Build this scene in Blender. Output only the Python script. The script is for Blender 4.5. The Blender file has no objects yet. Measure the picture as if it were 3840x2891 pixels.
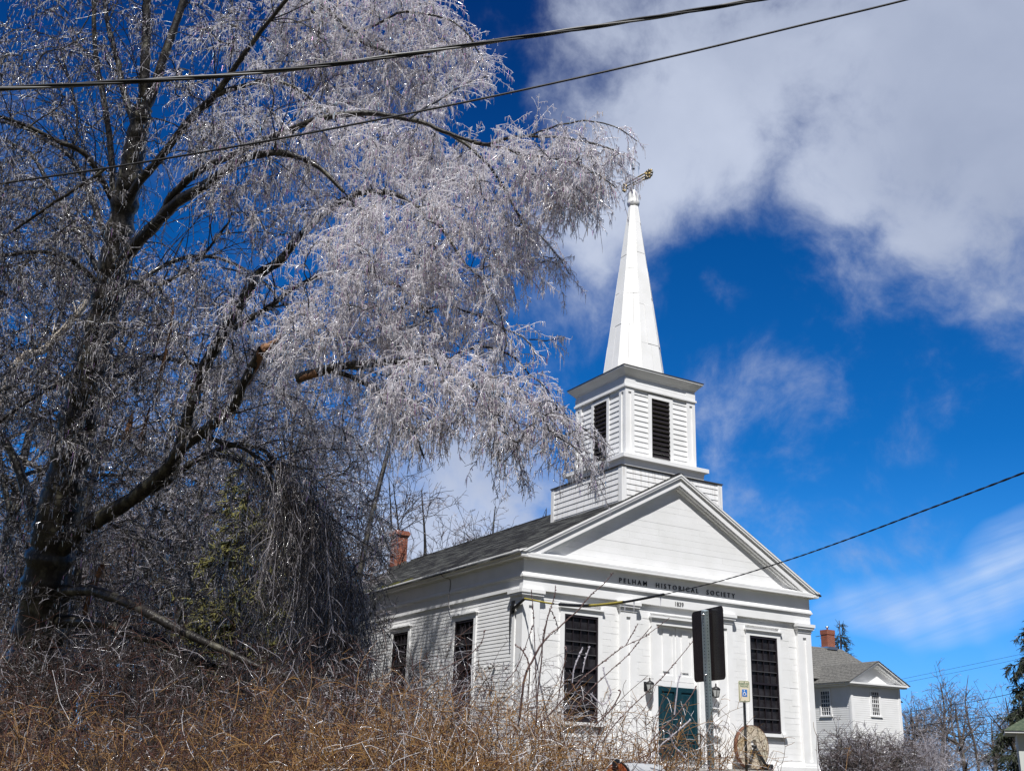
import bpy, math, random
import numpy as np
from mathutils import Vector, Matrix

# ------------------------------------------------------------------ camera
CL = np.array([-15.9431, -26.5756, -1.2594])
FW = np.array([0.470364, 0.815696, 0.336746])
RT = np.array([0.859709, -0.509669, 0.033732])
UP = np.array([-0.199144, -0.273637, 0.940991])
FPX, CX, CY = 3968.35, 1920.0, 1445.5
S = bpy.context.scene
cam = bpy.data.objects.new('camera', bpy.data.cameras.new('camera'))
S.collection.objects.link(cam)
cam.matrix_world = Matrix(((RT[0], UP[0], -FW[0], CL[0]), (RT[1], UP[1], -FW[1], CL[1]), (RT[2], UP[2], -FW[2], CL[2]), (0, 0, 0, 1)))
cam.data.sensor_width = 36.0
cam.data.lens = FPX / 3840 * 36
cam.data.clip_start, cam.data.clip_end = 0.1, 6000
S.camera = cam


def ray(u, v):
    return FW + RT * ((u - CX) / FPX) - UP * ((v - CY) / FPX)


def at(u, v, d):
    "a point of the place seen at pixel (u, v), d metres away along the view axis"
    return CL + ray(u, v) * d


def hit(u, v, n, d0):
    d = ray(u, v); n = np.array(n, float)
    return CL + d * ((d0 - n @ CL) / (n @ d))


# ------------------------------------------------------------------ sun, sky, exposure
SUN = np.array([-0.66, -1.0, 1.72]); SUN = SUN / np.linalg.norm(SUN)
sun = bpy.data.objects.new('sun', bpy.data.lights.new('sun', 'SUN'))
S.collection.objects.link(sun)
sun.data.energy = 5.0
sun.data.angle = math.radians(0.53)
sun.data.color = (1.0, 0.98, 0.95)
sun.rotation_euler = Vector(-SUN).to_track_quat('-Z', 'Y').to_euler()

wd = bpy.data.worlds.new('World'); S.world = wd; wd.use_nodes = True
nt = wd.node_tree; nt.nodes.clear()


def N(tree, typ, **kw):
    n = tree.nodes.new(typ)
    for k, v in kw.items():
        setattr(n, k, v)
    return n


def LK(tree, a, b):
    tree.links.new(a, b)


def mathn(tree, op, a, b=None, c=None, clamp=False):
    n = N(tree, 'ShaderNodeMath', operation=op); n.use_clamp = clamp
    for i, v in enumerate((a, b, c)):
        if v is None:
            continue
        if isinstance(v, (int, float)):
            n.inputs[i].default_value = v
        else:
            LK(tree, v, n.inputs[i])
    return n.outputs[0]


SKY_STRENGTH = 0.105
out = N(nt, 'ShaderNodeOutputWorld'); bg = N(nt, 'ShaderNodeBackground')
sky = N(nt, 'ShaderNodeTexSky', sky_type='NISHITA')
sky.sun_disc = False
sky.sun_elevation = math.asin(SUN[2])
sky.sun_rotation = math.atan2(SUN[0], SUN[1])
sky.altitude = 200; sky.air_density = 1.0; sky.dust_density = 0.25; sky.ozone_density = 2.2
tc = N(nt, 'ShaderNodeTexCoord')
DIR = tc.outputs['Generated']
gam = N(nt, 'ShaderNodeGamma'); gam.inputs[1].default_value = 1.0
hsv = N(nt, 'ShaderNodeHueSaturation'); hsv.inputs['Saturation'].default_value = 1.12; hsv.inputs['Value'].default_value = 1.0
LK(nt, sky.outputs[0], hsv.inputs['Color'])
sep = N(nt, 'ShaderNodeSeparateXYZ'); LK(nt, DIR, sep.inputs[0])
# clear cold air: the blue deepens quickly with height
mr = N(nt, 'ShaderNodeMapRange'); mr.inputs[1].default_value = 0.0; mr.inputs[2].default_value = 0.62; mr.inputs[3].default_value = 1.0; mr.inputs[4].default_value = 0.0
LK(nt, sep.outputs[2], mr.inputs[0])
skyramp = N(nt, 'ShaderNodeValToRGB')
cr = skyramp.color_ramp
cr.elements[0].position = 0.0; cr.elements[0].color = (0.012, 0.21, 0.53, 1)
cr.elements[1].position = 1.0; cr.elements[1].color = (0.24, 0.50, 1.30, 1)
for p_, c_ in ((.27, (.024, .40, .80)), (.55, (.046, .475, .91)), (.74, (.155, .62, 1.10)), (.90, (.24, .58, 1.22))):
    e = cr.elements.new(p_); e.color = (*c_, 1)
LK(nt, mr.outputs[0], skyramp.inputs[0])
mulc = N(nt, 'ShaderNodeMix', data_type='RGBA', blend_type='MULTIPLY'); mulc.inputs[0].default_value = 1.0
LK(nt, hsv.outputs[0], mulc.inputs[6]); LK(nt, skyramp.outputs[0], mulc.inputs[7])

# clouds: soft banks at fixed bearings of the sky, broken up by noise
wob = N(nt, 'ShaderNodeTexNoise'); wob.inputs['Scale'].default_value = 5.0; wob.inputs['Detail'].default_value = 3
LK(nt, DIR, wob.inputs['Vector'])
wsub = N(nt, 'ShaderNodeVectorMath', operation='SUBTRACT'); LK(nt, wob.outputs['Color'], wsub.inputs[0]); wsub.inputs[1].default_value = (.5, .5, .5)
wsc = N(nt, 'ShaderNodeVectorMath', operation='SCALE'); LK(nt, wsub.outputs[0], wsc.inputs[0]); wsc.inputs['Scale'].default_value = 0.09
wadd = N(nt, 'ShaderNodeVectorMath', operation='ADD'); LK(nt, DIR, wadd.inputs[0]); LK(nt, wsc.outputs[0], wadd.inputs[1])
WDIR = wadd.outputs[0]


def cloud_field(blobs, src):
    tot = None
    for (u, v, r, w) in blobs:
        d = ray(u, v); nrm = np.linalg.norm(d); ar = r / FPX / nrm
        d = d / nrm
        ds = N(nt, 'ShaderNodeVectorMath', operation='DISTANCE'); LK(nt, src, ds.inputs[0]); ds.inputs[1].default_value = tuple(d)
        m = N(nt, 'ShaderNodeMapRange', interpolation_type='SMOOTHSTEP')
        m.inputs[1].default_value = ar * 1.75; m.inputs[2].default_value = ar * 0.12; m.inputs[3].default_value = 0; m.inputs[4].default_value = w
        LK(nt, ds.outputs['Value'], m.inputs[0])
        tot = m.outputs[0] if tot is None else mathn(nt, 'SMOOTH_MAX', tot, m.outputs[0], 0.25)
    return tot


BANK = [(2330, 60, 330, .75), (2700, 60, 420, .9), (3100, 160, 450, 1), (3500, 260, 500, 1.1), (3850, 420, 640, 1.15),
        (2420, 560, 380, .95), (2780, 470, 400, 1.05), (3180, 560, 340, 1.0), (3560, 720, 360, .95), (2230, 830, 210, .7),
        (3830, 1030, 270, .62), (3450, 1010, 190, .45), (3250, 1100, 170, .42), (2720, 1110, 120, .42), (2640, 1390, 170, .27),
        (2060, 320, 190, .5), (2850, 1850, 130, .2), (3210, 2105, 80, .33),
        (1750, 1800, 380, .8), (1500, 1950, 360, .75), (2500, 1700, 120, .15), (3100, 1480, 130, .18), (4100, 1150, 350, .8)]
field = cloud_field(BANK, WDIR)
n1 = N(nt, 'ShaderNodeTexNoise'); n1.inputs['Scale'].default_value = 7.0; n1.inputs['Detail'].default_value = 12; n1.inputs['Roughness'].default_value = 0.62
LK(nt, WDIR, n1.inputs['Vector'])
nn = mathn(nt, 'MULTIPLY_ADD', n1.outputs[0], 2.1, -1.04)
dens = mathn(nt, 'ADD', field, nn)
dm = N(nt, 'ShaderNodeMapRange', interpolation_type='SMOOTHERSTEP')
dm.inputs[1].default_value = 0.10; dm.inputs[2].default_value = 1.05; dm.inputs[3].default_value = 0; dm.inputs[4].default_value = 0.94
LK(nt, mathn(nt, 'MULTIPLY', dens, mathn(nt, 'GREATER_THAN', field, 0.001)), dm.inputs[0])
# thin streaked cirrus low on the right
CIR = [(3130, 2350, 80, .5), (3230, 2315, 100, .7), (3340, 2275, 115, .8), (3460, 2235, 125, .85), (3590, 2190, 135, .9), (3720, 2140, 150, .9), (3850, 2090, 170, .9), (3700, 2400, 110, .3), (3400, 2420, 90, .25)]
cfield = cloud_field(CIR, WDIR)
ct = ray(3840, 2075) - ray(3090, 2345); cn_ = np.cross(ct, ray(3465, 2210)); ct = ct / np.linalg.norm(ct); cn_ = cn_ / np.linalg.norm(cn_)
def dotn(v):
    n = N(nt, 'ShaderNodeVectorMath', operation='DOT_PRODUCT'); LK(nt, DIR, n.inputs[0]); n.inputs[1].default_value = tuple(v); return n.outputs['Value']
cxyz = N(nt, 'ShaderNodeCombineXYZ'); LK(nt, mathn(nt, 'MULTIPLY', dotn(ct), 5.0), cxyz.inputs[0]); LK(nt, mathn(nt, 'MULTIPLY', dotn(cn_), 46.0), cxyz.inputs[1])
n2 = N(nt, 'ShaderNodeTexNoise'); n2.inputs['Scale'].default_value = 1.0; n2.inputs['Detail'].default_value = 5; n2.inputs['Roughness'].default_value = .6
LK(nt, cxyz.outputs[0], n2.inputs['Vector'])
cden = mathn(nt, 'MULTIPLY', mathn(nt, 'MULTIPLY_ADD', cfield, 1.35, -.34, clamp=True), mathn(nt, 'MULTIPLY_ADD', n2.outputs[0], 2.0, -0.42), clamp=True)
# cloud light: brighter crests, greyer-blue undersides
n3 = N(nt, 'ShaderNodeTexNoise'); n3.inputs['Scale'].default_value = 3.6; n3.inputs['Detail'].default_value = 6
LK(nt, WDIR, n3.inputs['Vector'])
crmp = N(nt, 'ShaderNodeValToRGB')
crmp.color_ramp.elements[0].position = 0.28; crmp.color_ramp.elements[0].color = (2.6, 3.05, 4.2, 1)
crmp.color_ramp.elements[1].position = 0.66; crmp.color_ramp.elements[1].color = (4.7, 5.2, 6.4, 1)
LK(nt, n3.outputs[0], crmp.inputs[0])
cm = N(nt, 'ShaderNodeMix', data_type='RGBA'); LK(nt, dm.outputs[0], cm.inputs[0]); LK(nt, mulc.outputs[2], cm.inputs[6]); LK(nt, crmp.outputs[0], cm.inputs[7])
cm2 = N(nt, 'ShaderNodeMix', data_type='RGBA'); LK(nt, cden, cm2.inputs[0]); LK(nt, cm.outputs[2], cm2.inputs[6]); cm2.inputs[7].default_value = (4.2, 5.4, 7.6, 1)
# unseen grey cloud added behind the camera, sets level and tint of the fill
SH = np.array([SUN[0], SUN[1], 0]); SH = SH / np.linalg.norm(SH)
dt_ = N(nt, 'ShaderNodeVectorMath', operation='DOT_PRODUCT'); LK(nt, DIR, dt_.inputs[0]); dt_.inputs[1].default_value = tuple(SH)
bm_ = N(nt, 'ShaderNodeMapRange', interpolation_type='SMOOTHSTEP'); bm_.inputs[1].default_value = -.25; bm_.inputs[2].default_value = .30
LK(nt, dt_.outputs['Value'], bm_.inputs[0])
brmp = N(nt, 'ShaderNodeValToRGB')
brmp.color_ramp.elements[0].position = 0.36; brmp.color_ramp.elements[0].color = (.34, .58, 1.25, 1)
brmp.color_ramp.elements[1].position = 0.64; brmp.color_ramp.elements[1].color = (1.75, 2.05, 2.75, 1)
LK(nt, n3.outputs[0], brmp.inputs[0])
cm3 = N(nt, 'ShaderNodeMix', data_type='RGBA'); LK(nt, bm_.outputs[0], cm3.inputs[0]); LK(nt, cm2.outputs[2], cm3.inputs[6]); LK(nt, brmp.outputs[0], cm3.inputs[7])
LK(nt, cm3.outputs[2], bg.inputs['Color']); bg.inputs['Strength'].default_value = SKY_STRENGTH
LK(nt, bg.outputs[0], out.inputs[0])

S.view_settings.view_transform = 'Standard'
S.view_settings.look = 'None'
S.view_settings.exposure = 0.27
S.view_settings.gamma = 1.0
S.cycles.max_bounces = 7
S.cycles.diffuse_bounces = 4
S.cycles.glossy_bounces = 2
S.cycles.transparent_max_bounces = 8
S.cycles.use_denoising = True
S.cycles.denoiser = 'OPENIMAGEDENOISE'
S.cycles.denoising_input_passes = 'RGB_ALBEDO_NORMAL'
S.cycles.denoising_prefilter = 'ACCURATE'
S.cycles.sample_clamp_indirect = 4.0

# ------------------------------------------------------------------ materials
MATS = {}


def mat(name, col, rough=0.5, spec=0.5, metal=0.0, var=None, bump=None, coat=0.0, scale=(1, 1, 1), vscale=6.0, vdet=5, film=None, vpos=(0.35, 0.65), transl=0.0, clear=0.0):
    "principled material; var = second colour mixed in by noise, bump = (scale, strength)"
    m = bpy.data.materials.new(name); m.use_nodes = True
    t = m.node_tree; b = t.nodes['Principled BSDF']
    b.inputs['Base Color'].default_value = (*col, 1)
    b.inputs['Roughness'].default_value = rough
    b.inputs['Specular IOR Level'].default_value = spec
    b.inputs['Metallic'].default_value = metal
    b.inputs['Coat Weight'].default_value = coat
    b.inputs['Coat Roughness'].default_value = 0.08
    if film:
        b.inputs['Thin Film Thickness'].default_value = film; b.inputs['Thin Film IOR'].default_value = 1.6
    c = N(t, 'ShaderNodeTexCoord'); mp = N(t, 'ShaderNodeMapping'); mp.inputs['Scale'].default_value = scale
    LK(t, c.outputs['Object'], mp.inputs[0])
    if var:
        n = N(t, 'ShaderNodeTexNoise'); n.inputs['Scale'].default_value = vscale; n.inputs['Detail'].default_value = vdet
        LK(t, mp.outputs[0], n.inputs['Vector'])
        r = N(t, 'ShaderNodeMapRange'); r.inputs[1].default_value = vpos[0]; r.inputs[2].default_value = vpos[1]
        LK(t, n.outputs[0], r.inputs[0])
        x = N(t, 'ShaderNodeMix', data_type='RGBA'); x.inputs[6].default_value = (*col, 1); x.inputs[7].default_value = (*var, 1)
        LK(t, r.outputs[0], x.inputs[0]); LK(t, x.outputs[2], b.inputs['Base Color'])
    if bump:
        n = N(t, 'ShaderNodeTexNoise'); n.inputs['Scale'].default_value = bump[0]; n.inputs['Detail'].default_value = 4
        LK(t, mp.outputs[0], n.inputs['Vector'])
        bn = N(t, 'ShaderNodeBump'); bn.inputs['Strength'].default_value = bump[1]; bn.inputs['Distance'].default_value = 0.02
        LK(t, n.outputs[0], bn.inputs['Height']); LK(t, bn.outputs[0], b.inputs['Normal'])
    if transl:
        tr = N(t, 'ShaderNodeBsdfTranslucent'); tr.inputs[0].default_value = (*col, 1)
        ms = N(t, 'ShaderNodeMixShader'); ms.inputs[0].default_value = transl
        LK(t, b.outputs[0], ms.inputs[1]); LK(t, tr.outputs[0], ms.inputs[2])
        LK(t, ms.outputs[0], t.nodes['Material Output'].inputs[0])
    if clear:
        src = t.nodes['Material Output'].inputs[0].links[0].from_socket
        tp = N(t, 'ShaderNodeBsdfTransparent'); ms = N(t, 'ShaderNodeMixShader'); ms.inputs[0].default_value = clear
        LK(t, src, ms.inputs[1]); LK(t, tp.outputs[0], ms.inputs[2]); LK(t, ms.outputs[0], t.nodes['Material Output'].inputs[0])
    MATS[name] = m
    return m


WHITE = mat('white_paint', (.80, .80, .80), .5, .35, var=(.74, .74, .73), vscale=1.3, bump=(22, .12))
WHITE_ST = mat('weathered_white_paint', (.80, .80, .80), .55, .3, var=(.50, .47, .43), scale=(6, 6, .55), vscale=2.2, vpos=(.50, .80), bump=(22, .12))
WHITE_TRIM = mat('white_trim', (.82, .82, .82), .45, .4, var=(.77, .77, .765), vscale=2.0)
SHINGLE = mat('old_shingle', (.026, .026, .028), .9, .2, var=(.16, .165, .155), scale=(2.4, .42, 2.4), vscale=2.6, vdet=9, vpos=(.47, .72), bump=(30, .5))
SHINGLE_H = mat('grey_shingle', (.085, .083, .078), .9, .2, var=(.19, .185, .172), scale=(1, 1, 1), vscale=9, vdet=8, bump=(30, .5))
MOSS = mat('moss', (.035, .04, .012), .95, .1, var=(.09, .085, .02), vscale=8)
LEAD = mat('lead_flashing', (.10, .095, .09), .6, .4)
DARKTRIM = mat('dark_sash', (.016, .012, .016), .5, .4)
MUNTIN = mat('grey_muntin', (.07, .068, .072), .5, .4)
GLASS = mat('dark_glass', (.010, .009, .010), .10, .22, var=(.032, .030, .034), vscale=3.5, bump=(9, .45))
LOUVER = mat('black_louver', (.014, .011, .013), .55, .3)
TEAL = mat('teal_door_paint', (.003, .029, .042), .42, .40, var=(.0045, .037, .052), vscale=3)
BLACKM = mat('black_iron', (.012, .012, .013), .45, .5)
BRICK = None
LETTER = mat('black_letter', (.012, .012, .02), .5, .4)
GREYLETTER = mat('grey_numeral', (.10, .10, .10), .5, .4)
FROST = mat('frosted_glass', (.42, .43, .42), .35, .5)
SILVER = mat('nickel', (.6, .6, .6), .25, .5, metal=1)
CONC = mat('concrete', (.36, .34, .31), .85, .2, var=(.26, .25, .23), vscale=5, bump=(40, .3))
GOLD = mat('gilded_copper', (.40, .29, .11), .38, .5, metal=.5, var=(.20, .195, .18), vscale=7, vpos=(.45, .60))
ICE = mat('clear_ice', (.97, .95, .98), .14, 1.0, transl=.48, clear=.30)
ICE_G = mat('grey_ice', (.72, .68, .72), .14, 1.0, transl=.4, clear=.25)
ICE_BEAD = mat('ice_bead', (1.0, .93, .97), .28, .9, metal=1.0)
ICE_BEAD2 = mat('rose_glint_bead', (1.0, .52, .86), .30, .9, metal=1.0)  # rose, blue, amber: glints of dispersed sunlight put into the bead colour
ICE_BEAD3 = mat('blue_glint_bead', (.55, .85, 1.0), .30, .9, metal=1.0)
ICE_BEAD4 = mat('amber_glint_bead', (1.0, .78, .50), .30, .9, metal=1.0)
BARK = mat('wet_bark', (.016, .013, .011), .45, .35, var=(.10, .092, .065), scale=(1, 1, .5), vscale=6.5, vpos=(.52, .70), bump=(28, .7), coat=.25)
TWIG = mat('dark_twig', (.034, .026, .022), .28, .6, coat=.3)
TWIG2 = mat('grey_twig', (.15, .13, .125), .22, .7, coat=.4)
SPLIT = mat('torn_wood', (.17, .085, .045), .7, .3, var=(.28, .15, .08), scale=(1, 1, .2), vscale=14)
BIRCH = mat('birch_bark', (.62, .55, .46), .6, .3, var=(.22, .15, .10), scale=(1, 1, 3), vscale=3.5, vpos=(.5, .7))
FARBARK = mat('far_bark', (.055, .043, .038), .7, .3, var=(.14, .12, .10), vscale=3)
FARTWIG = mat('far_twig', (.11, .085, .085), .4, .5, coat=.2)
FARICE = mat('far_iced_twig', (.34, .33, .37), .2, .7)
NEEDLE = mat('spruce_needle', (.020, .030, .018), .6, .3, var=(.05, .06, .03), vscale=.9)
NEEDLE_ICE = mat('iced_needle', (.10, .10, .10), .3, .6)
NEEDLE_Y = mat('olive_pine_needle', (.14, .13, .04), .6, .3)  # yellowish green of the needles themselves
CANE = mat('tan_cane', (.34, .19, .06), .5, .4, var=(.15, .075, .03), vscale=6)
CANE_R = mat('red_brown_cane', (.10, .036, .022), .45, .4, var=(.07, .03, .02), vscale=6)
CANE_D = mat('dark_cane', (.045, .03, .026), .4, .5)
CANE_I = mat('iced_cane', (.62, .60, .61), .13, .8)
BUDM = mat('bud', (.13, .075, .07), .25, .7, coat=.4)
CABLE = mat('black_cable', (.016, .016, .018), .5, .4)
CABLE_G = mat('aluminium_strand', (.16, .16, .16), .5, .5, metal=.5)
YELLOW = mat('yellow_sleeve', (.42, .34, .05), .5, .4, var=(.30, .25, .06), vscale=9)
GALV = mat('galvanised_steel', (.42, .50, .52), .5, .5, metal=.35, var=(.33, .40, .42), vscale=9)
HOLE = mat('punched_hole', (.012, .012, .012), .9, .1)
SIGNBACK = mat('sign_back', (.10, .08, .078), .26, .5, metal=.6)
SIGNFACE = mat('faded_sign_face', (.62, .52, .38), .5, .4, var=(.66, .60, .47), vscale=3)
SIGNGREEN = mat('sign_green', (.03, .16, .07), .5, .4)
SIGNBLUE = mat('sign_blue', (.03, .16, .50), .5, .4)
GREYPOST = mat('weathered_post', (.24, .23, .23), .55, .4, metal=.3)
RUSTP = mat('rust_painted_door', (.32, .085, .025), .5, .4, var=(.20, .05, .02), vscale=12)
MAILB = mat('dented_galvanised', (.55, .56, .56), .42, .4, metal=.25, var=(.35, .36, .36), vscale=14, vpos=(.55, .8), bump=(9, .25))
GRASS_D = mat('dormant_grass', (.075, .062, .036), .9, .1, var=(.05, .052, .028), vscale=.7, bump=(20, .5))
SIDING2 = mat('grey_green_wall', (.55, .57, .54), .6, .3)
RUST = mat('rusty_band', (.13, .06, .04), .7, .3, var=(.20, .09, .05), vscale=9)


def brick_mat():
    m = bpy.data.materials.new('red_brick'); m.use_nodes = True
    t = m.node_tree; b = t.nodes['Principled BSDF']; b.inputs['Roughness'].default_value = .85
    c = N(t, 'ShaderNodeTexCoord'); mp = N(t, 'ShaderNodeMapping'); mp.inputs['Rotation'].default_value = (math.radians(90), 0, 0)
    sp = N(t, 'ShaderNodeSeparateXYZ'); LK(t, c.outputs['Object'], sp.inputs[0])
    cb = N(t, 'ShaderNodeCombineXYZ'); LK(t, mathn(t, 'ADD', sp.outputs[0], sp.outputs[1]), cb.inputs[0]); LK(t, sp.outputs[2], cb.inputs[1])
    k = N(t, 'ShaderNodeTexBrick'); k.inputs['Scale'].default_value = 1.0
    k.inputs['Color1'].default_value = (.30, .07, .03, 1); k.inputs['Color2'].default_value = (.20, .045, .022, 1); k.inputs['Mortar'].default_value = (.30, .20, .15, 1)
    k.inputs['Mortar Size'].default_value = .008; k.inputs['Brick Width'].default_value = .21; k.inputs['Row Height'].default_value = .072
    LK(t, cb.outputs[0], k.inputs['Vector']); 
    n = N(t, 'ShaderNodeTexNoise'); n.inputs['Scale'].default_value = 7; LK(t, c.outputs['Object'], n.inputs['Vector'])
    x = N(t, 'ShaderNodeMix', data_type='RGBA', blend_type='MULTIPLY'); x.inputs[0].default_value = .6
    LK(t, k.outputs[0], x.inputs[6]); LK(t, n.outputs['Color'], x.inputs[7])
    g = N(t, 'ShaderNodeHueSaturation'); g.inputs['Saturation'].default_value = 1.0; g.inputs['Value'].default_value = 1.5
    LK(t, x.outputs[2], g.inputs['Color']); LK(t, k.outputs[0], b.inputs['Base Color'])
    bn = N(t, 'ShaderNodeBump'); bn.inputs['Strength'].default_value = .6; bn.inputs['Distance'].default_value = .01; bn.invert = True
    LK(t, k.outputs['Fac'], bn.inputs['Height']); LK(t, bn.outputs[0], b.inputs['Normal'])
    return m


BRICK = brick_mat()


def stone_mat():
    m = bpy.data.materials.new('millstone_stone'); m.use_nodes = True
    t = m.node_tree; b = t.nodes['Principled BSDF']; b.inputs['Roughness'].default_value = .9
    c = N(t, 'ShaderNodeTexCoord')
    v = N(t, 'ShaderNodeTexVoronoi'); v.inputs['Scale'].default_value = 3.2; LK(t, c.outputs['Object'], v.inputs['Vector'])
    r = N(t, 'ShaderNodeValToRGB'); el = r.color_ramp.elements
    el[0].position = 0; el[0].color = (.50, .42, .30, 1); el[1].position = 1; el[1].color = (.40, .25, .09, 1)
    q = el.new(.5); q.color = (.58, .50, .40, 1); q = el.new(.8); q.color = (.50, .46, .36, 1)
    sp = N(t, 'ShaderNodeSeparateXYZ'); LK(t, v.outputs['Color'], sp.inputs[0]); LK(t, sp.outputs[0], r.inputs[0])
    n = N(t, 'ShaderNodeTexNoise'); n.inputs['Scale'].default_value = 16; n.inputs['Detail'].default_value = 6; n.inputs['Distortion'].default_value = 1.2; LK(t, c.outputs['Object'], n.inputs['Vector'])
    mr = N(t, 'ShaderNodeMapRange'); mr.inputs[1].default_value = .50; mr.inputs[2].default_value = .64; LK(t, n.outputs[0], mr.inputs[0])
    x = N(t, 'ShaderNodeMix', data_type='RGBA'); LK(t, mr.outputs[0], x.inputs[0]); LK(t, r.outputs[0], x.inputs[6]); x.inputs[7].default_value = (.16, .12, .08, 1)
    e = N(t, 'ShaderNodeTexVoronoi', feature='DISTANCE_TO_EDGE'); e.inputs['Scale'].default_value = 3.2; LK(t, c.outputs['Object'], e.inputs['Vector'])
    mr2 = N(t, 'ShaderNodeMapRange'); mr2.inputs[1].default_value = .0; mr2.inputs[2].default_value = .05; LK(t, e.outputs[0], mr2.inputs[0])
    y = N(t, 'ShaderNodeMix', data_type='RGBA'); LK(t, mr2.outputs[0], y.inputs[0]); y.inputs[6].default_value = (.12, .09, .06, 1); LK(t, x.outputs[2], y.inputs[7])
    LK(t, y.outputs[2], b.inputs['Base Color'])
    return m


MILL = stone_mat()

# ------------------------------------------------------------------ object helpers
COL = S.collection


def tag(o, label=None, cat=None, group=None, kind=None):
    if label: o['label'] = label
    if cat: o['category'] = cat
    if group: o['group'] = group
    if kind: o['kind'] = kind
    return o


def thing(name, loc, label, cat, group=None):
    o = bpy.data.objects.new(name, None); COL.objects.link(o); o.location = tuple(loc); o.empty_display_size = .2
    return tag(o, label, cat, group)


def link(name, me, parent=None):
    o = bpy.data.objects.new(name, me); COL.objects.link(o)
    if parent is not None:
        o.parent = parent
        p = parent; off = Vector((0, 0, 0))
        while p is not None:
            off += p.location; p = p.parent
        o.location = -off          # meshes below are written in world coordinates
    return o


class MB:
    "collects boxes, prisms and lathes and builds them as ONE mesh"
    def __init__(s): s.v = []; s.f = []; s.m = []; s.sm = []

    def poly(s, pts, faces, mi=0, smooth=False):
        b = len(s.v); s.v += [tuple(map(float, p)) for p in pts]
        for f in faces:
            s.f.append(tuple(b + i for i in f)); s.m.append(mi); s.sm.append(smooth)
        return s

    def box(s, x0, x1, y0, y1, z0, z1, mi=0):
        return s.hexa([(x0, y0, z0), (x1, y0, z0), (x1, y1, z0), (x0, y1, z0), (x0, y0, z1), (x1, y0, z1), (x1, y1, z1), (x0, y1, z1)], mi)

    def hexa(s, p, mi=0):
        return s.poly(p, [(3, 2, 1, 0), (4, 5, 6, 7), (0, 1, 5, 4), (1, 2, 6, 5), (2, 3, 7, 6), (3, 0, 4, 7)], mi)

    def prism(s, poly, axis, a, b, mi=0):
        "polygon (2-D) extruded along axis from a to b; 'y': (x,z) 'x': (y,z) 'z': (x,y)"
        n = len(poly)
        def P(q, t):
            return (q[0], t, q[1]) if axis == 'y' else ((t, q[0], q[1]) if axis == 'x' else (q[0], q[1], t))
        pts = [P(q, a) for q in poly] + [P(q, b) for q in poly]
        return s.poly(pts, [tuple(range(n))[::-1], tuple(range(n, 2 * n))] + [(i, (i + 1) % n, n + (i + 1) % n, n + i) for i in range(n)], mi)

    def ring(s, hx, hy, cx, cy, prof, mi=0):
        "square moulding: prof = [(offset, z)...] swept round a rectangle, top to bottom closed"
        rows = []
        for (o, z) in prof:
            rows.append([(cx - hx - o, cy - hy - o, z), (cx + hx + o, cy - hy - o, z), (cx + hx + o, cy + hy + o, z), (cx - hx - o, cy + hy + o, z)])
        pts = [p for r in rows for p in r]; k = len(prof); fs = []
        for i in range(k - 1):
            for j in range(4):
                fs.append((4 * i + j, 4 * i + (j + 1) % 4, 4 * i + 4 + (j + 1) % 4, 4 * i + 4 + j))
        fs.append((3, 2, 1, 0)); fs.append(tuple(4 * (k - 1) + j for j in range(4)))
        return s.poly(pts, fs, mi)

    def lathe(s, prof, cx, cy, n=16, mi=0, rot=0, smooth=True):
        pts = []; fs = []
        for (r, z) in prof:
            for j in range(n):
                a = rot + 2 * math.pi * j / n
                pts.append((cx + r * math.cos(a), cy + r * math.sin(a), z))
        for i in range(len(prof) - 1):
            for j in range(n):
                fs.append((i * n + j, i * n + (j + 1) % n, (i + 1) * n + (j + 1) % n, (i + 1) * n + j))
        fs.append(tuple(range(n))[::-1]); fs.append(tuple((len(prof) - 1) * n + j for j in range(n)))
        return s.poly(pts, fs, mi, smooth)

    def bar(s, a, b, r, n=6, r2=None, mi=0, smooth=True):
        a = np.array(a, float); b = np.array(b, float); t = b - a; t /= np.linalg.norm(t)
        ref = np.array((0, 0, 1.)) if abs(t[2]) < .9 else np.array((1., 0, 0))
        u = np.cross(t, ref); u /= np.linalg.norm(u); w = np.cross(t, u)
        if r2 is None: r2 = r
        pts = []
        for (c, rr) in ((a, r), (b, r2)):
            for j in range(n):
                an = 2 * math.pi * (j + .5) / n
                pts.append(c + (u * math.cos(an) + w * math.sin(an)) * rr)
        fs = [(j, (j + 1) % n, n + (j + 1) % n, n + j) for j in range(n)] + [tuple(range(n))[::-1], tuple(range(n, 2 * n))]
        return s.poly(pts, fs, mi, smooth)

    def build(s, name, mats, parent=None, xf=None):
        if not isinstance(mats, (list, tuple)): mats = [mats]
        me = bpy.data.meshes.new(name)
        v = s.v if xf is None else [tuple(xf(p)) for p in s.v]
        me.from_pydata(v, [], s.f)
        for m in mats: me.materials.append(m)
        me.polygons.foreach_set('material_index', s.m)
        me.polygons.foreach_set('use_smooth', s.sm)
        me.update()
        import bmesh
        bm = bmesh.new(); bm.from_mesh(me); bmesh.ops.recalc_face_normals(bm, faces=bm.faces); bm.to_mesh(me); bm.free()
        return link(name, me, parent)


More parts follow.
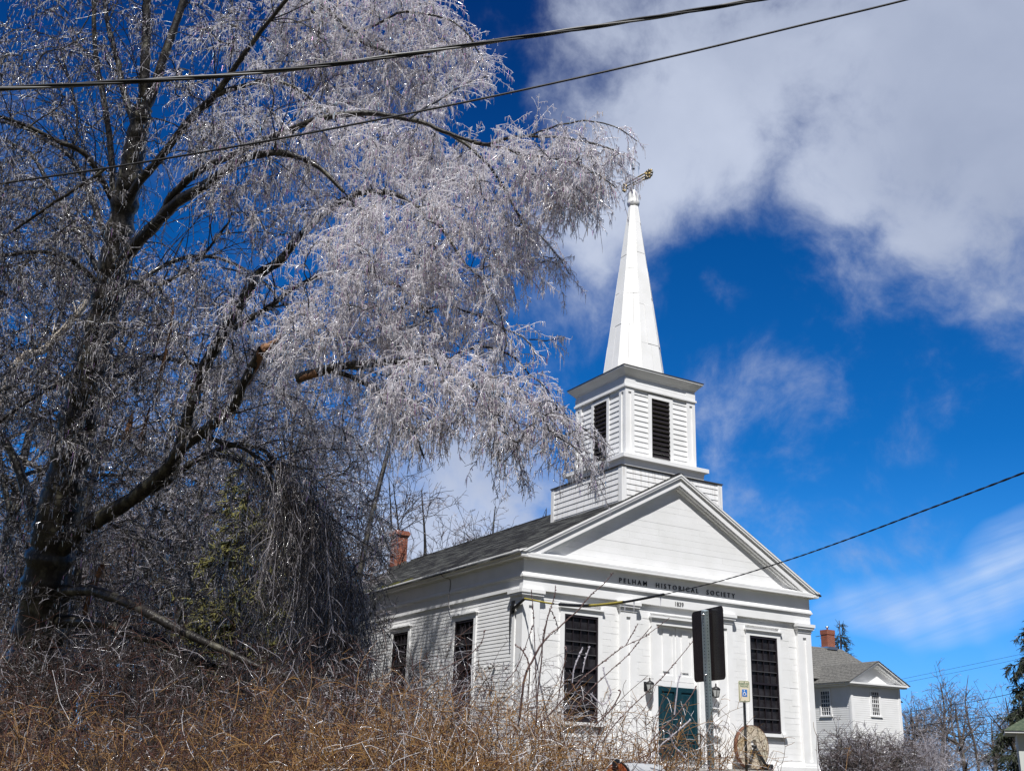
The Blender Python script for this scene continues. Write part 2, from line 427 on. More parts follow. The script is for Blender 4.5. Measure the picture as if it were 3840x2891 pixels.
class Tubes:
    "collects polylines with radii (in equal-length batches) and builds ONE mesh of thin tubes"
    def __init__(s): s.b = []

    def add(s, P, R, mi=0, k=3):
        P = np.asarray(P, float); R = np.asarray(R, float)
        if P.ndim == 2: P = P[None]; R = np.broadcast_to(R, P.shape[:2])
        R = np.broadcast_to(R, P.shape[:2])
        if len(P): s.b.append((P, R, mi, k))
        return s

    def build(s, name, mats, parent=None, seed=1):
        rng = np.random.default_rng(seed)
        if not isinstance(mats, (list, tuple)): mats = [mats]
        V, LO, M = [], [], []; base = 0
        SM = []
        for (P, R, mi, k) in s.b:
            m, n, _ = P.shape
            T = np.gradient(P, axis=1); T /= np.linalg.norm(T, axis=2, keepdims=True) + 1e-12
            d = P[:, -1] - P[:, 0]; d /= np.linalg.norm(d, axis=1, keepdims=True) + 1e-9
            ref = rng.normal(size=(m, 3)); ref -= d * (ref * d).sum(1, keepdims=True)
            if k > 4: ref = np.where(np.abs(d[:, 2:3]) < .8, np.array([[0, 0, 1.]]), np.array([[1., 0, 0]]))
            ref = np.broadcast_to(ref[:, None, :], P.shape)
            U = np.cross(T, ref); U /= np.linalg.norm(U, axis=2, keepdims=True) + 1e-9
            W = np.cross(T, U)
            an = 2 * np.pi * np.arange(k) / k
            v = P[:, :, None, :] + R[:, :, None, None] * (U[:, :, None, :] * np.cos(an)[None, None, :, None] + W[:, :, None, :] * np.sin(an)[None, None, :, None])
            V.append(v.reshape(-1, 3))
            i0 = np.arange(m)[:, None, None] * (n * k) + np.arange(n - 1)[None, :, None] * k
            j = np.arange(k)[None, None, :]; j2 = (j + 1) % k
            q = np.stack([i0 + j, i0 + j2, i0 + k + j2, i0 + k + j], axis=3).reshape(-1, 4) + base
            LO.append(q)
            if np.ndim(mi) == 0: M.append(np.full(len(q), mi, np.int32))
            else: M.append(np.repeat(np.asarray(mi, np.int32), (n - 1) * k))
            base += m * n * k
        V = np.concatenate(V).astype(np.float32); Q = np.concatenate(LO).astype(np.int32); M = np.concatenate(M)
        me = bpy.data.meshes.new(name)
        me.vertices.add(len(V)); me.vertices.foreach_set('co', V.ravel())
        me.loops.add(Q.size); me.loops.foreach_set('vertex_index', Q.ravel())
        me.polygons.add(len(Q)); me.polygons.foreach_set('loop_start', np.arange(len(Q), dtype=np.int32) * 4)
        for m in mats: me.materials.append(m)
        me.polygons.foreach_set('material_index', M)
        me.polygons.foreach_set('use_smooth', np.ones(len(Q), bool))
        me.update(calc_edges=True)
        return link(name, me, parent)


def unit(a):
    return a / (np.linalg.norm(a, axis=-1, keepdims=True) + 1e-12)


def grow(P0, D0, L, n, droop, jit, rng):
    "m curved shoots from points P0 along D0, lengths L, bent down by droop"
    m = len(P0); P = np.empty((m, n, 3)); P[:, 0] = P0; D = unit(np.array(D0, float)); st = (np.broadcast_to(L, m) / (n - 1))[:, None]
    for i in range(1, n):
        D = unit(D + rng.normal(size=(m, 3)) * jit + np.array([0, 0, -1.]) * (np.broadcast_to(droop, m)[:, None]))
        P[:, i] = P[:, i - 1] + D * st
    return P


def sprout(batches, spacing, rng, t0=0.15, t1=1.0, ang=(25, 65)):
    "start points and directions of side shoots spread along the given polylines"
    PP, DD, TT = [], [], []
    for P in batches:
        m, n, _ = P.shape
        ln = np.linalg.norm(np.diff(P, axis=1), axis=2).sum(1)
        cnt = rng.poisson(ln * (t1 - t0) / spacing)
        idx = np.repeat(np.arange(m), cnt)
        if not len(idx): continue
        t = rng.uniform(t0, t1, len(idx)) * (n - 1); i = np.minimum(t.astype(int), n - 2); f = (t - i)[:, None]
        a = P[idx, i]; b = P[idx, i + 1]; T = unit(b - a)
        pr = rng.normal(size=(len(idx), 3)); pr = unit(pr - T * (pr * T).sum(1, keepdims=True))
        al = np.radians(rng.uniform(*ang, len(idx)))[:, None]
        PP.append(a + (b - a) * f); DD.append(T * np.cos(al) + pr * np.sin(al)); TT.append(t / (n - 1))
    if not PP: return np.zeros((0, 3)), np.zeros((0, 3)), np.zeros(0)
    return np.concatenate(PP), np.concatenate(DD), np.concatenate(TT)


def spline(pts, n):
    "Catmull-Rom through pts, n samples"
    p = np.asarray(pts, float); p = np.vstack([2 * p[0] - p[1], p, 2 * p[-1] - p[-2]])
    k = len(p) - 3; t = np.linspace(0, k - 1e-9, n); i = t.astype(int); f = (t - i)[:, None]
    a, b, c, d = p[i], p[i + 1], p[i + 2], p[i + 3]
    return .5 * (2 * b + (c - a) * f + (2 * a - 5 * b + 4 * c - d) * f ** 2 + (3 * b - a - 3 * c + d) * f ** 3)


def taper(r0, r1, n, m=None, p=1.0):
    t = np.linspace(0, 1, n) ** p
    if m is None: return r0 + (r1 - r0) * t
    r0 = np.broadcast_to(r0, m)[:, None]; r1 = np.broadcast_to(r1, m)[:, None]
    return r0 + (r1 - r0) * t[None]


def text_mesh(name, s, size, mats, parent, origin, ex, ez, width=None, depth=.02, spacing=1.0):
    "letters as a solid mesh lying in the plane (ex, ez) at origin, scaled to width"
    cu = bpy.data.curves.new(name, 'FONT'); cu.body = s; cu.size = 1.0; cu.extrude = .0; cu.space_character = spacing; cu.space_word = 1.3
    cu.resolution_u = 3; cu.offset = .004
    o = bpy.data.objects.new(name, cu); COL.objects.link(o)
    bpy.context.view_layer.update()
    dg = bpy.context.evaluated_depsgraph_get()
    me0 = bpy.data.meshes.new_from_object(o.evaluated_get(dg))
    bpy.data.objects.remove(o)
    v = np.array([w.co[:] for w in me0.vertices]); fs = [tuple(p.vertices) for p in me0.polygons]
    mn, mx = v.min(0), v.max(0)
    sx = (width / (mx[0] - mn[0])) if width else size / (mx[1] - mn[1]); sz = size / (mx[1] - mn[1])
    ex = np.array(ex, float); ez = np.array(ez, float); ny = np.cross(ex, ez)     # outward = ex x ez
    q = np.array(origin)[None] + (v[:, :1] - mn[0]) * sx * ex + (v[:, 1:2] - mn[1]) * sz * ez
    mb = MB(); n = len(q)
    mb.poly(list(q + ny * depth), fs)
    from collections import Counter
    ed = Counter()
    for f in fs:
        for i in range(len(f)):
            ed[tuple(sorted((f[i], f[(i + 1) % len(f)])))] += 1
    be = [e for e, c in ed.items() if c == 1]
    mb.poly(list(q + ny * depth) + list(q), [(a, b, b + n, a + n) for a, b in be])
    bpy.data.meshes.remove(me0)
    me = bpy.data.meshes.new(name); me.from_pydata(mb.v, [], mb.f); me.materials.append(mats); me.update()
    return link(name, me, parent)


rng = np.random.default_rng(7)
random.seed(7)

# ------------------------------------------------------------------ ground
def ground_z(x, y):
    "the church stands on a bank above the road the photograph was taken from"
    d = (x - CL[0]) * 0.5 + (y - CL[1]) * 0.866
    t = np.clip((d - 5) / 15.0, 0, 1); t = t * t * (3 - 2 * t)
    return -2.9 + 1.5 * t


gx = np.concatenate([np.linspace(-1500, -60, 14), np.linspace(-55, 80, 90), np.linspace(90, 1500, 14)])
gy = np.concatenate([np.linspace(-1500, -60, 14), np.linspace(-55, 80, 90), np.linspace(90, 1500, 14)])
GX, GY = np.meshgrid(gx, gy, indexing='ij')
GZ = ground_z(GX, GY) + .05 * np.sin(GX * .9) * np.cos(GY * .7)
inside = (GX > -2) & (GX < 14) & (GY > -4) & (GY < 19)
GZ = np.where(inside, -1.42, GZ)
gv = np.stack([GX, GY, GZ], 2).reshape(-1, 3); ny_ = len(gy)
gm = MB()
gm.poly(gv.tolist(), [(i * ny_ + j, (i + 1) * ny_ + j, (i + 1) * ny_ + j + 1, i * ny_ + j + 1) for i in range(len(gx) - 1) for j in range(ny_ - 1)], 0, True)
tag(gm.build('ground', GRASS_D), kind='structure')

# ------------------------------------------------------------------ church
W = 11.5
REAR = 20.0
ch = thing('church', (W / 2, 8, -1.4), 'white clapboard meeting house with a tall octagonal steeple and black lettering on its front', 'church')
ZB, ZS, ZC, ZA = -1.03, 3.28, 3.576, 3.576
m = MB()
# front wall: flush boards, each with its own slight set and butt joint
r_ = random.Random(3)
zz = ZB
while zz < 3.6:
    h = .19
    bays = []
    for (a, b, c0, c1, cz) in ((.5, 3.6, 1.37, 2.86, -.12), (4.0, 7.5, 4.72, 6.78, -9), (7.9, 11.0, W - 2.86, W - 1.37, -.12)):
        bays += [(a, c0), (c1, b)] if zz + h > cz and zz < 3.16 else [(a, b)]
    for (a, b) in bays:
        cut = a + (b - a) * r_.uniform(.3, .7)
        for (p, q) in ((a, cut), (cut, b)):
            o = r_.uniform(0, .006); o2 = o + r_.uniform(-.001, .004); gz = r_.choice((.0002, .0002, .002, .003))
            m.hexa([(p + .0015, .115 - o2, zz + gz), (q - .0015, .115 - o2, zz + gz), (q, .24, zz), (p, .24, zz), (p + .002, .115 - o, zz + h), (q - .002, .115 - o, zz + h), (q, .24, zz + h), (p, .24, zz + h)])
    zz += h
# left side wall clapboards
def clap(mb, fix, a, b, z0, z1, ex, axis, out_=1, th=.02, cuts=()):
    "overlapping boards on the plane x=fix (axis 'x') or y=fix ('y'); out_ = -1: the outside is towards the smaller coordinate"
    k = int(round((z1 - z0) / ex)); ex = (z1 - z0) / k
    for i in range(k):
        z = z0 + i * ex
        segs = [(a, b)]
        for (c0, c1, cz0, cz1) in cuts:
            if z < cz1 - .01 and z + ex > cz0 + .01:
                ns = []
                for (p, q) in segs:
                    if c0 > p: ns.append((p, min(q, c0)))
                    if c1 < q: ns.append((max(p, c1), q))
                segs = [t for t in ns if t[1] - t[0] > .02]
        for (p, q) in segs:
            lo, hi = fix + out_ * th, fix + out_ * .004
            if axis == 'x':
                mb.prism([(lo, z), (hi, z + ex), (fix - out_ * .02, z + ex), (fix - out_ * .02, z)], 'y', p, q)
            else:
                mb.prism([(lo, z), (hi, z + ex), (fix - out_ * .02, z + ex), (fix - out_ * .02, z)], 'x', p, q)


WIN_Y = [(2.98, 4.25), (7.75, 9.02), (12.5, 13.77), (17.2, 18.47)]
wcuts = [(a - .17, b + .17, -.2, 3.22) for a, b in WIN_Y]
clap(m, .07, .5, REAR, ZB + .05, 3.58, .112, 'x', -1, .015, wcuts)
m.box(.125, W - .09, .24, REAR - .05, -1.42, 4.5)           # body
m.box(-.02, W + .02, -.045, .2, -1.42, ZB)               # base board, front
m.box(-.02, .2, .21, REAR, -1.42, ZB)
m.box(W - .07, W - .02, .3, REAR, ZB, 4.5)
m.build('wall', WHITE, ch)

# entablature
m = MB()
def band(y, x0, z0, z1, yb=.3):
    m.box(x0, W - x0, y, yb, z0, z1)                  # front
    m.box(x0, x0 + .25, yb, REAR, z0, z1)               # left side
    m.box(W - x0 - .25, W - x0, yb, REAR, z0, z1)
band(0, 0, 3.579, 3.885)
band(-.03, -.03, 3.885, 3.93)
band(-.065, -.065, 3.93, 3.985)
m.prism([(-.05, 3.985), (.0, 4.06), (.3, 4.06), (.3, 3.985)], 'x', -.05, W + .05)
m.prism([(-.05, 3.985), (.0, 4.06), (.3, 4.06), (.3, 3.985)], 'y', .3, REAR)
band(0.0, 0.0, 4.06, 4.437)
band(-.05, -.05, 4.437, 4.472)
band(-.232, -.232, 4.472, 4.545)
band(-.236, -.236, 4.545, 4.609)
m.prism([(-.236, 4.609), (.0, 4.70), (.3, 4.70), (.3, 4.609)], 'x', -.23, W + .23)   # weathering slope above the cornice
# crown moulding along the side eaves
for s in (0, 1):
    f = (lambda x: x) if s == 0 else (lambda x: W - x)
    m.prism([(f(-.232), 4.5), (f(-.30), 4.62), (f(-.30), 4.66), (f(0), 4.75), (f(0), 4.5)], 'y', -.24, REAR + .1)
m.build('entablature', WHITE_TRIM, ch)

# pediment
APEX, SL = 7.891, 0.5487
def zr(x): return APEX - SL * abs(x - W / 2)
m = MB(); r_ = random.Random(5)
zz = 4.6
while zz < APEX - .5:
    h = .2
    for s in range(3):
        xa = W / 2 - (APEX - .32 - zz) / SL; xb = W - xa
        cuts = sorted([xa, xb] + [xa + (xb - xa) * r_.uniform(.2, .8)])
        for p, q in zip(cuts[:-1], cuts[1:]):
            o = r_.uniform(0, .006)
            za = zz + h
            xa2 = W / 2 - (APEX - .32 - za) / SL
            pp = max(p, xa2) if p == xa else p; qq = min(q, W - xa2) if q == xb else q
            if s == 0:
                m.hexa([(p, .03 - o, zz + .003), (q - .003, .03 - o, zz + .003), (q, .2, zz), (p, .2, zz), (pp, .03 - o, za), (qq - .003, .03 - o, za), (qq, .2, za), (pp, .2, za)])
    zz += h
m.build('pediment', WHITE, ch)
m = MB()
def rake(t0, t1, y0, y1, mi=0, zc=4.612, ext=0.0):
    for s in (-1, 1):
        def X(t): return (APEX - t - zc) / SL
        c = W / 2
        m.prism([(c, APEX - t0), (c + s * X(t0), zc), (c + s * X(t1), zc), (c, APEX - t1)], 'y', y0, y1, mi)
rake(.0, .06, -.285, .25)
rake(.06, .13, -.262, .24)
rake(.13, .36, -.20, .235)
rake(.36, .41, -.16, .23)
rake(.41, .47, -.06, .225, zc=4.69)
m.build('raking_cornice', WHITE_TRIM, ch)

# pilasters
def pilaster(x0, x1, side=False):
    m = MB()
    w = x1 - x0; a, b = x0 + w * .37, x0 + w * .63
    zt, zbt = 3.12, -.85
    def bx(u0, u1, d, z0, z1):       # d = distance the face stands out; u along the wall
        if side: m.box(d, .2, u0, u1, z0, z1)
        else: m.box(u0, u1, d, .2, z0, z1)
    bx(x0, a, 0.004, ZB, ZS); bx(b, x1, 0.004, ZB, ZS); bx(a, b, 0.004, zt, ZS); bx(a, b, 0.004, ZB, zbt); bx(a, b, .05, zbt, zt)
    e0 = 0 if (x0 < .1) else 1; e1 = 0 if (x1 > W - .1) else 1
    for (o, z0, z1) in ((.02, 3.28, 3.325), (.012, 3.325, 3.36), (.05, 3.36, 3.40), (.085, 3.40, 3.47), (.115, 3.47, 3.577)):
        bx(x0 - o, x1 + o, -o, z0, z1)
    bx(x0 - .02, x1 + .02, -.022, ZB, ZB + .08)
    return m
for x0, x1 in ((0.003, .59), (3.5, 4.1), (7.38, 7.98), (10.89, 11.497)):
    pilaster(x0, x1).build('pilaster', WHITE_TRIM, ch)
m = pilaster(.205, .60, True)
m.build('pilaster', WHITE_TRIM, ch)

# windows
def window(fix, a, b, z0, z1, axis, parent):
    "axis 'y': on the front (faces -y); 'x': on the left side (faces -x)"
    def P(mb, u0, u1, d0, d1, w0, w1, mi=0):
        if axis == 'y': mb.box(u0, u1, fix + d0, fix + d1, w0, w1, mi)
        else: mb.box(fix + d0, fix + d1, u0, u1, w0, w1, mi)
    t = .15
    m = MB()
    P(m, a - t, a, -.02, .1, z0 - .02, z1); P(m, b, b + t, -.02, .1, z0 - .02, z1); P(m, a - t, b + t, -.02, .1, z1, z1 + .13)
    P(m, a - t - .03, b + t + .03, -.05, .1, z1 + .13, z1 + .17); P(m, a - t - .06, b + t + .06, -.085, .1, z1 + .17, z1 + .22)
    P(m, a - t - .05, b + t + .05, -.10, .1, z0 - .12, z0 - .02)
    wo = m.build('window', WHITE_TRIM, parent)
    m = MB(); zm = (z0 + z1) / 2
    f = .055
    P(m, a, a + f, .0, .07, z0, z1); P(m, b - f, b, .0, .07, z0, z1); P(m, a + f, b - f, .0, .07, z1 - .07, z1); P(m, a + f, b - f, .0, .07, z0, z0 + .06); P(m, a + f, b - f, .0, .07, zm - .03, zm + .03)
    nc = 4
    for i in range(1, nc):
        x = a + f + (b - a - 2 * f) * i / nc
        P(m, x - .011, x + .011, .02, .06, z0 + .06, zm - .03, 0); P(m, x - .011, x + .011, .02, .06, zm + .03, z1 - .07, 0)
    for h0, h1 in ((z0 + .06, zm - .03), (zm + .03, z1 - .07)):
        for i in range(1, 4):
            z = h0 + (h1 - h0) * i / 4
            P(m, a + f, b - f, .012, .058, z - .012, z + .012, 1)
    m.build('sash', [DARKTRIM, MUNTIN], wo)
    m = MB(); r2 = random.Random(int(a * 100))
    for h0, h1 in ((z0 + .06, zm - .03), (zm + .03, z1 - .07)):
        for i in range(nc):
            for j in range(4):
                x0 = a + f + (b - a - 2 * f) * i / nc; x1 = a + f + (b - a - 2 * f) * (i + 1) / nc
                w0 = h0 + (h1 - h0) * j / 4; w1 = h0 + (h1 - h0) * (j + 1) / 4
                dd = [.07 + r2.uniform(-.004, .004) for _ in range(4)]
                if axis == 'y': m.poly([(x0, fix + dd[0], w0), (x1, fix + dd[1], w0), (x1, fix + dd[2], w1), (x0, fix + dd[3], w1)], [(0, 1, 2, 3)])
                else: m.poly([(fix + dd[0], x0, w0), (fix + dd[1], x1, w0), (fix + dd[2], x1, w1), (fix + dd[3], x0, w1)], [(0, 1, 2, 3)])
    m.build('pane', GLASS, wo)
for a, b in ((1.511, 2.723), (W - 2.723, W - 1.511)):
    window(.085, a, b, -.02, 3.007, 'y', ch)
for a, b in WIN_Y:
    window(.04, a, b, -.02, 3.0, 'x', ch)

# door bay
m = MB(); c = 5.75; hw = 1.04
for s in (-1, 1):
    m.box(min(c + s * hw, c + s * .86), max(c + s * hw, c + s * .86), .03, .2, ZB, 3.0)
    m.box(min(c + s * .86, c + s * .80), max(c + s * .86, c + s * .80), .06, .3, ZB, 3.0)
m.box(c - hw, c + hw, .03, .2, 3.0, 3.15); m.box(c - hw - .03, c + hw + .03, -.01, .2, 3.15, 3.19); m.box(c - hw - .06, c + hw + .06, -.05, .2, 3.19, 3.25)
m.box(c - .80, c + .80, .20, .32, 1.16, 3.0)
m.box(c - .80, c + .80, .16, .2, 1.16, 1.32)
for s in (-1, 1):
    x0, x1 = (c - .70, c - .06) if s < 0 else (c + .06, c + .70)
    m.box(x0 + .20, x1 - .20, .165, .205, 1.62, 2.86)
    for xs in (x0 - .03, x1 - .05): m.box(xs, xs + .08, .178, .206, 1.34, 2.995)
    m.box(x0 + .05, x1 - .05, .178, .206, 2.90, 2.992); m.box(x0 + .05, x1 - .05, .178, .206, 1.34, 1.50)
m.build('door_surround', WHITE_TRIM, ch)
d = MB()
for s in (-1, 1):
    x0, x1 = (c - .76, c - .004) if s < 0 else (c + .004, c + .76)
    y = .10
    d.box(x0, x0 + .13, y, .2, ZB + .06, 1.16); d.box(x1 - .13, x1, y, .2, ZB + .06, 1.16)
    for (z0, z1) in ((1.02, 1.16), (-.42, -.27), (ZB + .06, ZB + .2)):
        d.box(x0 + .13, x1 - .13, y, .2, z0, z1)
    for (z0, z1) in ((-.27, 1.02), (ZB + .2, -.42)):
        d.box(x0 + .13, x1 - .13, y + .04, .2, z0, z1)
        d.hexa([(x0 + .16, y + .04, z0 + .03), (x1 - .16, y + .04, z0 + .03), (x1 - .16, y + .05, z0 + .03), (x0 + .16, y + .05, z0 + .03),
                (x0 + .16, y + .04, z1 - .03), (x1 - .16, y + .04, z1 - .03), (x1 - .16, y + .05, z1 - .03), (x0 + .16, y + .05, z1 - .03)])
        d.hexa([(x0 + .21, y + .012, z0 + .08), (x1 - .21, y + .012, z0 + .08), (x1 - .16, y + .04, z0 + .035), (x0 + .16, y + .04, z0 + .035),
                (x0 + .21, y + .012, z1 - .08), (x1 - .21, y + .012, z1 - .08), (x1 - .16, y + .04, z1 - .035), (x0 + .16, y + .04, z1 - .035)])
do = d.build('door', TEAL, ch)
k = MB(); k.bar((c + .07, .10, .10), (c + .07, .07, .10), .035, 10); k.build('lock', SILVER, do)
k = MB(); k.box(c + .04, c + .10, .088, .1, -.38, -.12); k.bar((c + .07, .088, -.17), (c + .07, .03, -.17), .03, 8); k.bar((c + .07, .05, -.2), (c + .07, .05, -.36), .012, 6); k.build('handle', BLACKM, do)
m = MB(); m.box(c - .9, c + .9, -.06, .3, ZB - .02, ZB + .06); m.build('threshold', CONC, ch)

# lettering
text_mesh('lettering', 'PELHAM  HISTORICAL  SOCIETY', .15, LETTER, ch, (3.44, -.001, 4.128), (1, 0, 0), (0, 0, 1), width=4.68, depth=.02, spacing=1.55)
text_mesh('numerals', '1839', .13, GREYLETTER, ch, (5.62, -.001, 3.635), (1, 0, 0), (0, 0, 1), width=.34, depth=.012)

# roof: courses of shingles, each a stepped strip
m = MB()
nrow = 46
y0r, y1r = -.275, REAR + .15
for s in (-1, 1):
    xe = W / 2 + .33
    for i in range(nrow):
        t0, t1 = i / nrow, (i + 1) / nrow
        xa = xe * (1 - t0); xb = xe * (1 - t1)
        za = APEX - SL * xa + .024; zb_ = APEX - SL * xb + .012
        ya = y0r - .006 * math.sin(i * 1.7)
        m.prism([(W / 2 + s * xa, za), (W / 2 + s * xb, zb_), (W / 2 + s * xb, zb_ - .03), (W / 2 + s * xa, za - .045)], 'y', ya, y1r + .006 * math.sin(i * 2.3), 1 if False else 0)
m.box(W / 2 - .09, W / 2 + .09, y0r, y1r, APEX - .03, APEX + .025)
rf = m.build('roof', SHINGLE, ch)
m = MB()
for k_ in range(60):                         # moss cushions along the lower rear courses
    yy = rng.uniform(8.5, 17.5); xx = -.2 + abs(rng.normal()) * .35; zc = zr(xx) + .02; r1 = rng.uniform(.06, .22)
    m.poly([(xx + math.cos(a) * r1 * rr * .5, yy + math.sin(a) * r1 * 2.2 * rr, zc + SL * math.cos(a) * r1 * rr * .5 + hh) for rr, hh in ((1, .0), (.6, .03)) for a in np.linspace(0, 2 * math.pi, 9)[:-1]],
           [(j, (j + 1) % 8, 8 + (j + 1) % 8, 8 + j) for j in range(8)] + [tuple(range(8, 16))], 0, True)
m.build('moss', MOSS, rf)
# chimney on the rear of the left slope
cx0, cy0 = 4.72, 19.5
m = MB(); m.box(cx0 - .3, cx0 + .3, cy0 - .3, cy0 + .3, 6.7, 8.78)
for i, (o, z0, z1) in enumerate(((.04, 8.78, 8.85), (.08, 8.85, 9.0), (.04, 9.0, 9.06))):
    m.box(cx0 - .3 - o, cx0 + .3 + o, cy0 - .3 - o, cy0 + .3 + o, z0, z1)
chm = m.build('chimney', BRICK, rf)
m = MB()
for i in range(4):
    x0 = cx0 - .32 + i * .16
    m.box(x0, x0 + .16, cy0 - .318, cy0 - .303, zr(x0) - .05, zr(x0) + .22)
m.box(cx0 - .318, cx0 - .303, cy0 - .31, cy0 + .31, zr(cx0 - .3) - .1, zr(cx0 - .3) + .18)
m.build('flashing', LEAD, rf)

# tower
TX, TY = 5.75, 2.239
tw = MB()
h = 2.105
for (fx, a, b, ax, o) in ((TY - h, TX - h + .18, TX + h - .18, 'y', -1), (TX - h, TY - h + .18, TY + h - .18, 'x', -1)):
    clap(tw, fx + .03, a, b, 5.7, 7.93, .185, ax, o, .022)
tw.box(TX - h + .05, TX + h, TY - h + .05, TY + h, 5.5, 7.93)
for sx in (-1, 1):
    for sy in (-1, 1):
        x = TX + sx * h; y = TY + sy * h
        tw.box(min(x, x - sx * .19), max(x, x - sx * .19), min(y, y - sy * .19), max(y, y - sy * .19), 5.5, 7.94)
tower = tw.build('tower', WHITE_ST, ch)
m = MB(); m.ring(h, h, TX, TY, [(.03, 7.94), (.035, 7.965), (-.4, 8.10)]); m.build('tower_flashing', LEAD, tower)
m = MB()
m.ring(1.68, 1.68, TX, TY, [(.0, 8.02), (0, 8.20), (.02, 8.34), (.10, 8.345), (.13, 8.36), (.13, 8.49), (.1, 8.505), (-.2, 8.56)])
m.build('tower_cornice', WHITE_TRIM, tower)
b = MB(); h = 1.51
ZB0, ZB1 = 8.55, 10.92
for (fx, a, bb, ax, o, cut) in ((TY - h, TX - h + .3, TX + h - .3, 'y', -1, (TX - .54, TX + .54, 8.5, 10.84)), (TX - h, TY - h + .3, TY + h - .3, 'x', -1, (TY - .54, TY + .54, 8.5, 10.84))):
    clap(b, fx + .06, a, bb, ZB0, ZB1, .178, ax, o, .03, [cut])
b.box(TX - h + .10, TX + h - .05, TY - h + .10, TY + h - .05, ZB0, 11.3)
bel = b.build('belfry', WHITE, ch)
for sx in (-1, 1):
    for sy in (-1, 1):
        b = MB(); x = TX + sx * h; y = TY + sy * h
        def cb(u0, u1, v0, v1, z0, z1): b.box(min(x - sx * u0, x - sx * u1), max(x - sx * u0, x - sx * u1), min(y - sy * v0, y - sy * v1), max(y - sy * v0, y - sy * v1), z0, z1)
        cb(0, .12, 0, .12, ZB0, ZB1); cb(.12, .25, .035, .2, ZB0, ZB1); cb(.25, .37, 0, .2, ZB0, ZB1); cb(.12, .25, 0, .06, 10.78, ZB1); cb(.12, .25, 0, .06, ZB0, ZB0 + .1)
        cb(.035, .1, .12, .25, ZB0, ZB1); cb(0, .1, .25, .37, ZB0, ZB1); cb(0, .06, .12, .25, 10.78, ZB1); cb(0, .06, .12, .25, ZB0, ZB0 + .1)
        b.build('corner_post', WHITE_TRIM, bel)
for q in (0, 1):
    b = MB()
    for (u0, u1, z0, z1) in ((-.53, -.39, ZB0, 10.85), (.39, .53, ZB0, 10.85), (-.39, .39, 10.73, 10.85)):
        if q == 0: b.box(TX + u0, TX + u1, TY - h + .01, TY - h + .12, z0, z1)
        else: b.box(TX - h + .01, TX - h + .12, TY + u0, TY + u1, z0, z1)
    b.build('louver_frame', WHITE_TRIM, bel)
def louver(q):
    m = MB(); n = 13; z0, z1 = 8.66, 10.73
    st = (z1 - z0) / n
    for i in range(n):
        z = z0 + i * st
        pr = [(-.03, z), (-.015, z - .01), (.075, z + st * .95), (.06, z + st)]
        if q == 0: m.prism([(TY - h + .04 + a, zz_) for a, zz_ in pr], 'x', TX - .39, TX + .39)
        else: m.prism([(TX - h + .04 + a, zz_) for a, zz_ in pr], 'y', TY - .39, TY + .39)
    if q == 0: m.box(TX - .39, TX + .39, TY - h + .115, TY - h + .125, z0 - .1, z1)
    else: m.box(TX - h + .115, TX - h + .125, TY - .39, TY + .39, z0 - .1, z1)
    m.build('louver', LOUVER, bel)
louver(0); louver(1)
m = MB()
m.ring(h, h, TX, TY, [(.03, 10.921), (.045, 10.93), (.045, 11.0), (0.0, 11.01), (.0, 11.33), (.03, 11.34), (.05, 11.38), (.20, 11.54), (.22, 11.56), (.225, 11.60), (-.1, 11.68)])
for q in (0, 1):
    for (u0, u1, z0, z1) in ((-h, -1.1, 11.01, 11.23), (1.1, h, 11.01, 11.23), (-1.1, 1.1, 11.01, 11.14)):
        if q == 0: m.box(TX + u0, TX + u1, TY - h - .022, TY - h + .02, z0, z1)
        else: m.box(TX - h - .022, TX - h + .02, TY + u0, TY + u1, z0, z1)
m.build('belfry_cornice', WHITE_TRIM, bel)
m = MB(); m.ring(h, h, TX, TY, [(.235, 11.601), (.245, 11.63), (-.6, 11.90)]); m.build('belfry_roof', LEAD, bel)
# spire: eight faces of wide sheathing boards with open seams
m = MB()
rb, rt_, zb_, zt_ = 1.175, .178, 11.70, 18.97
def SP(k8, z, e=0.0):
    t = (z - zb_) / (zt_ - zb_); r = rb + (rt_ - rb) * t + e
    a = math.radians(22.5 + 45 * k8); return np.array((TX + r * math.cos(a), TY + r * math.sin(a), z))
r_ = random.Random(11)
for k8 in range(8):
    A0, B0, A1, B1 = SP(k8, zb_), SP(k8 + 1, zb_), SP(k8, zt_), SP(k8 + 1, zt_)
    nrm = np.cross(B0 - A0, A1 - A0); nrm /= np.linalg.norm(nrm)
    nst = 2
    zcuts = [0, .17 + r_.uniform(0, .12), .42 + r_.uniform(-.06, .06), .66 + r_.uniform(-.05, .05), .893, 1.0]
    for zi, (ta, tb) in enumerate(zip(zcuts[:-1], zcuts[1:])):
        parts = (0, r_.uniform(.35, .65), 1) if zi < 2 else (0, 1)
        for u0, u1 in zip(parts[:-1], parts[1:]):
            o = r_.uniform(.0, .020)
            def Q(u, t): return (A0 + (B0 - A0) * u) * (1 - t) + (A1 + (B1 - A1) * u) * t
            g = .005
            pts = [Q(u0, ta), Q(u1, ta), Q(u1, tb), Q(u0, tb)]
            up_ = (A1 - A0) / np.linalg.norm(A1 - A0); rt2 = (B0 - A0) / np.linalg.norm(B0 - A0)
            po = [pts[0] + rt2 * g + up_ * g, pts[1] - rt2 * g + up_ * g, pts[2] - rt2 * g - up_ * g, pts[3] + rt2 * g - up_ * g]
            m.poly([p - nrm * .03 for p in pts] + [p + nrm * o for p in po], [(4, 5, 6, 7), (0, 1, 5, 4), (1, 2, 6, 5), (2, 3, 7, 6), (3, 0, 4, 7)])
m.lathe([(.292, 18.19), (.289, 18.22)], TX, TY, 8, 0, math.radians(22.5), False)
spire = m.build('spire', WHITE, ch)
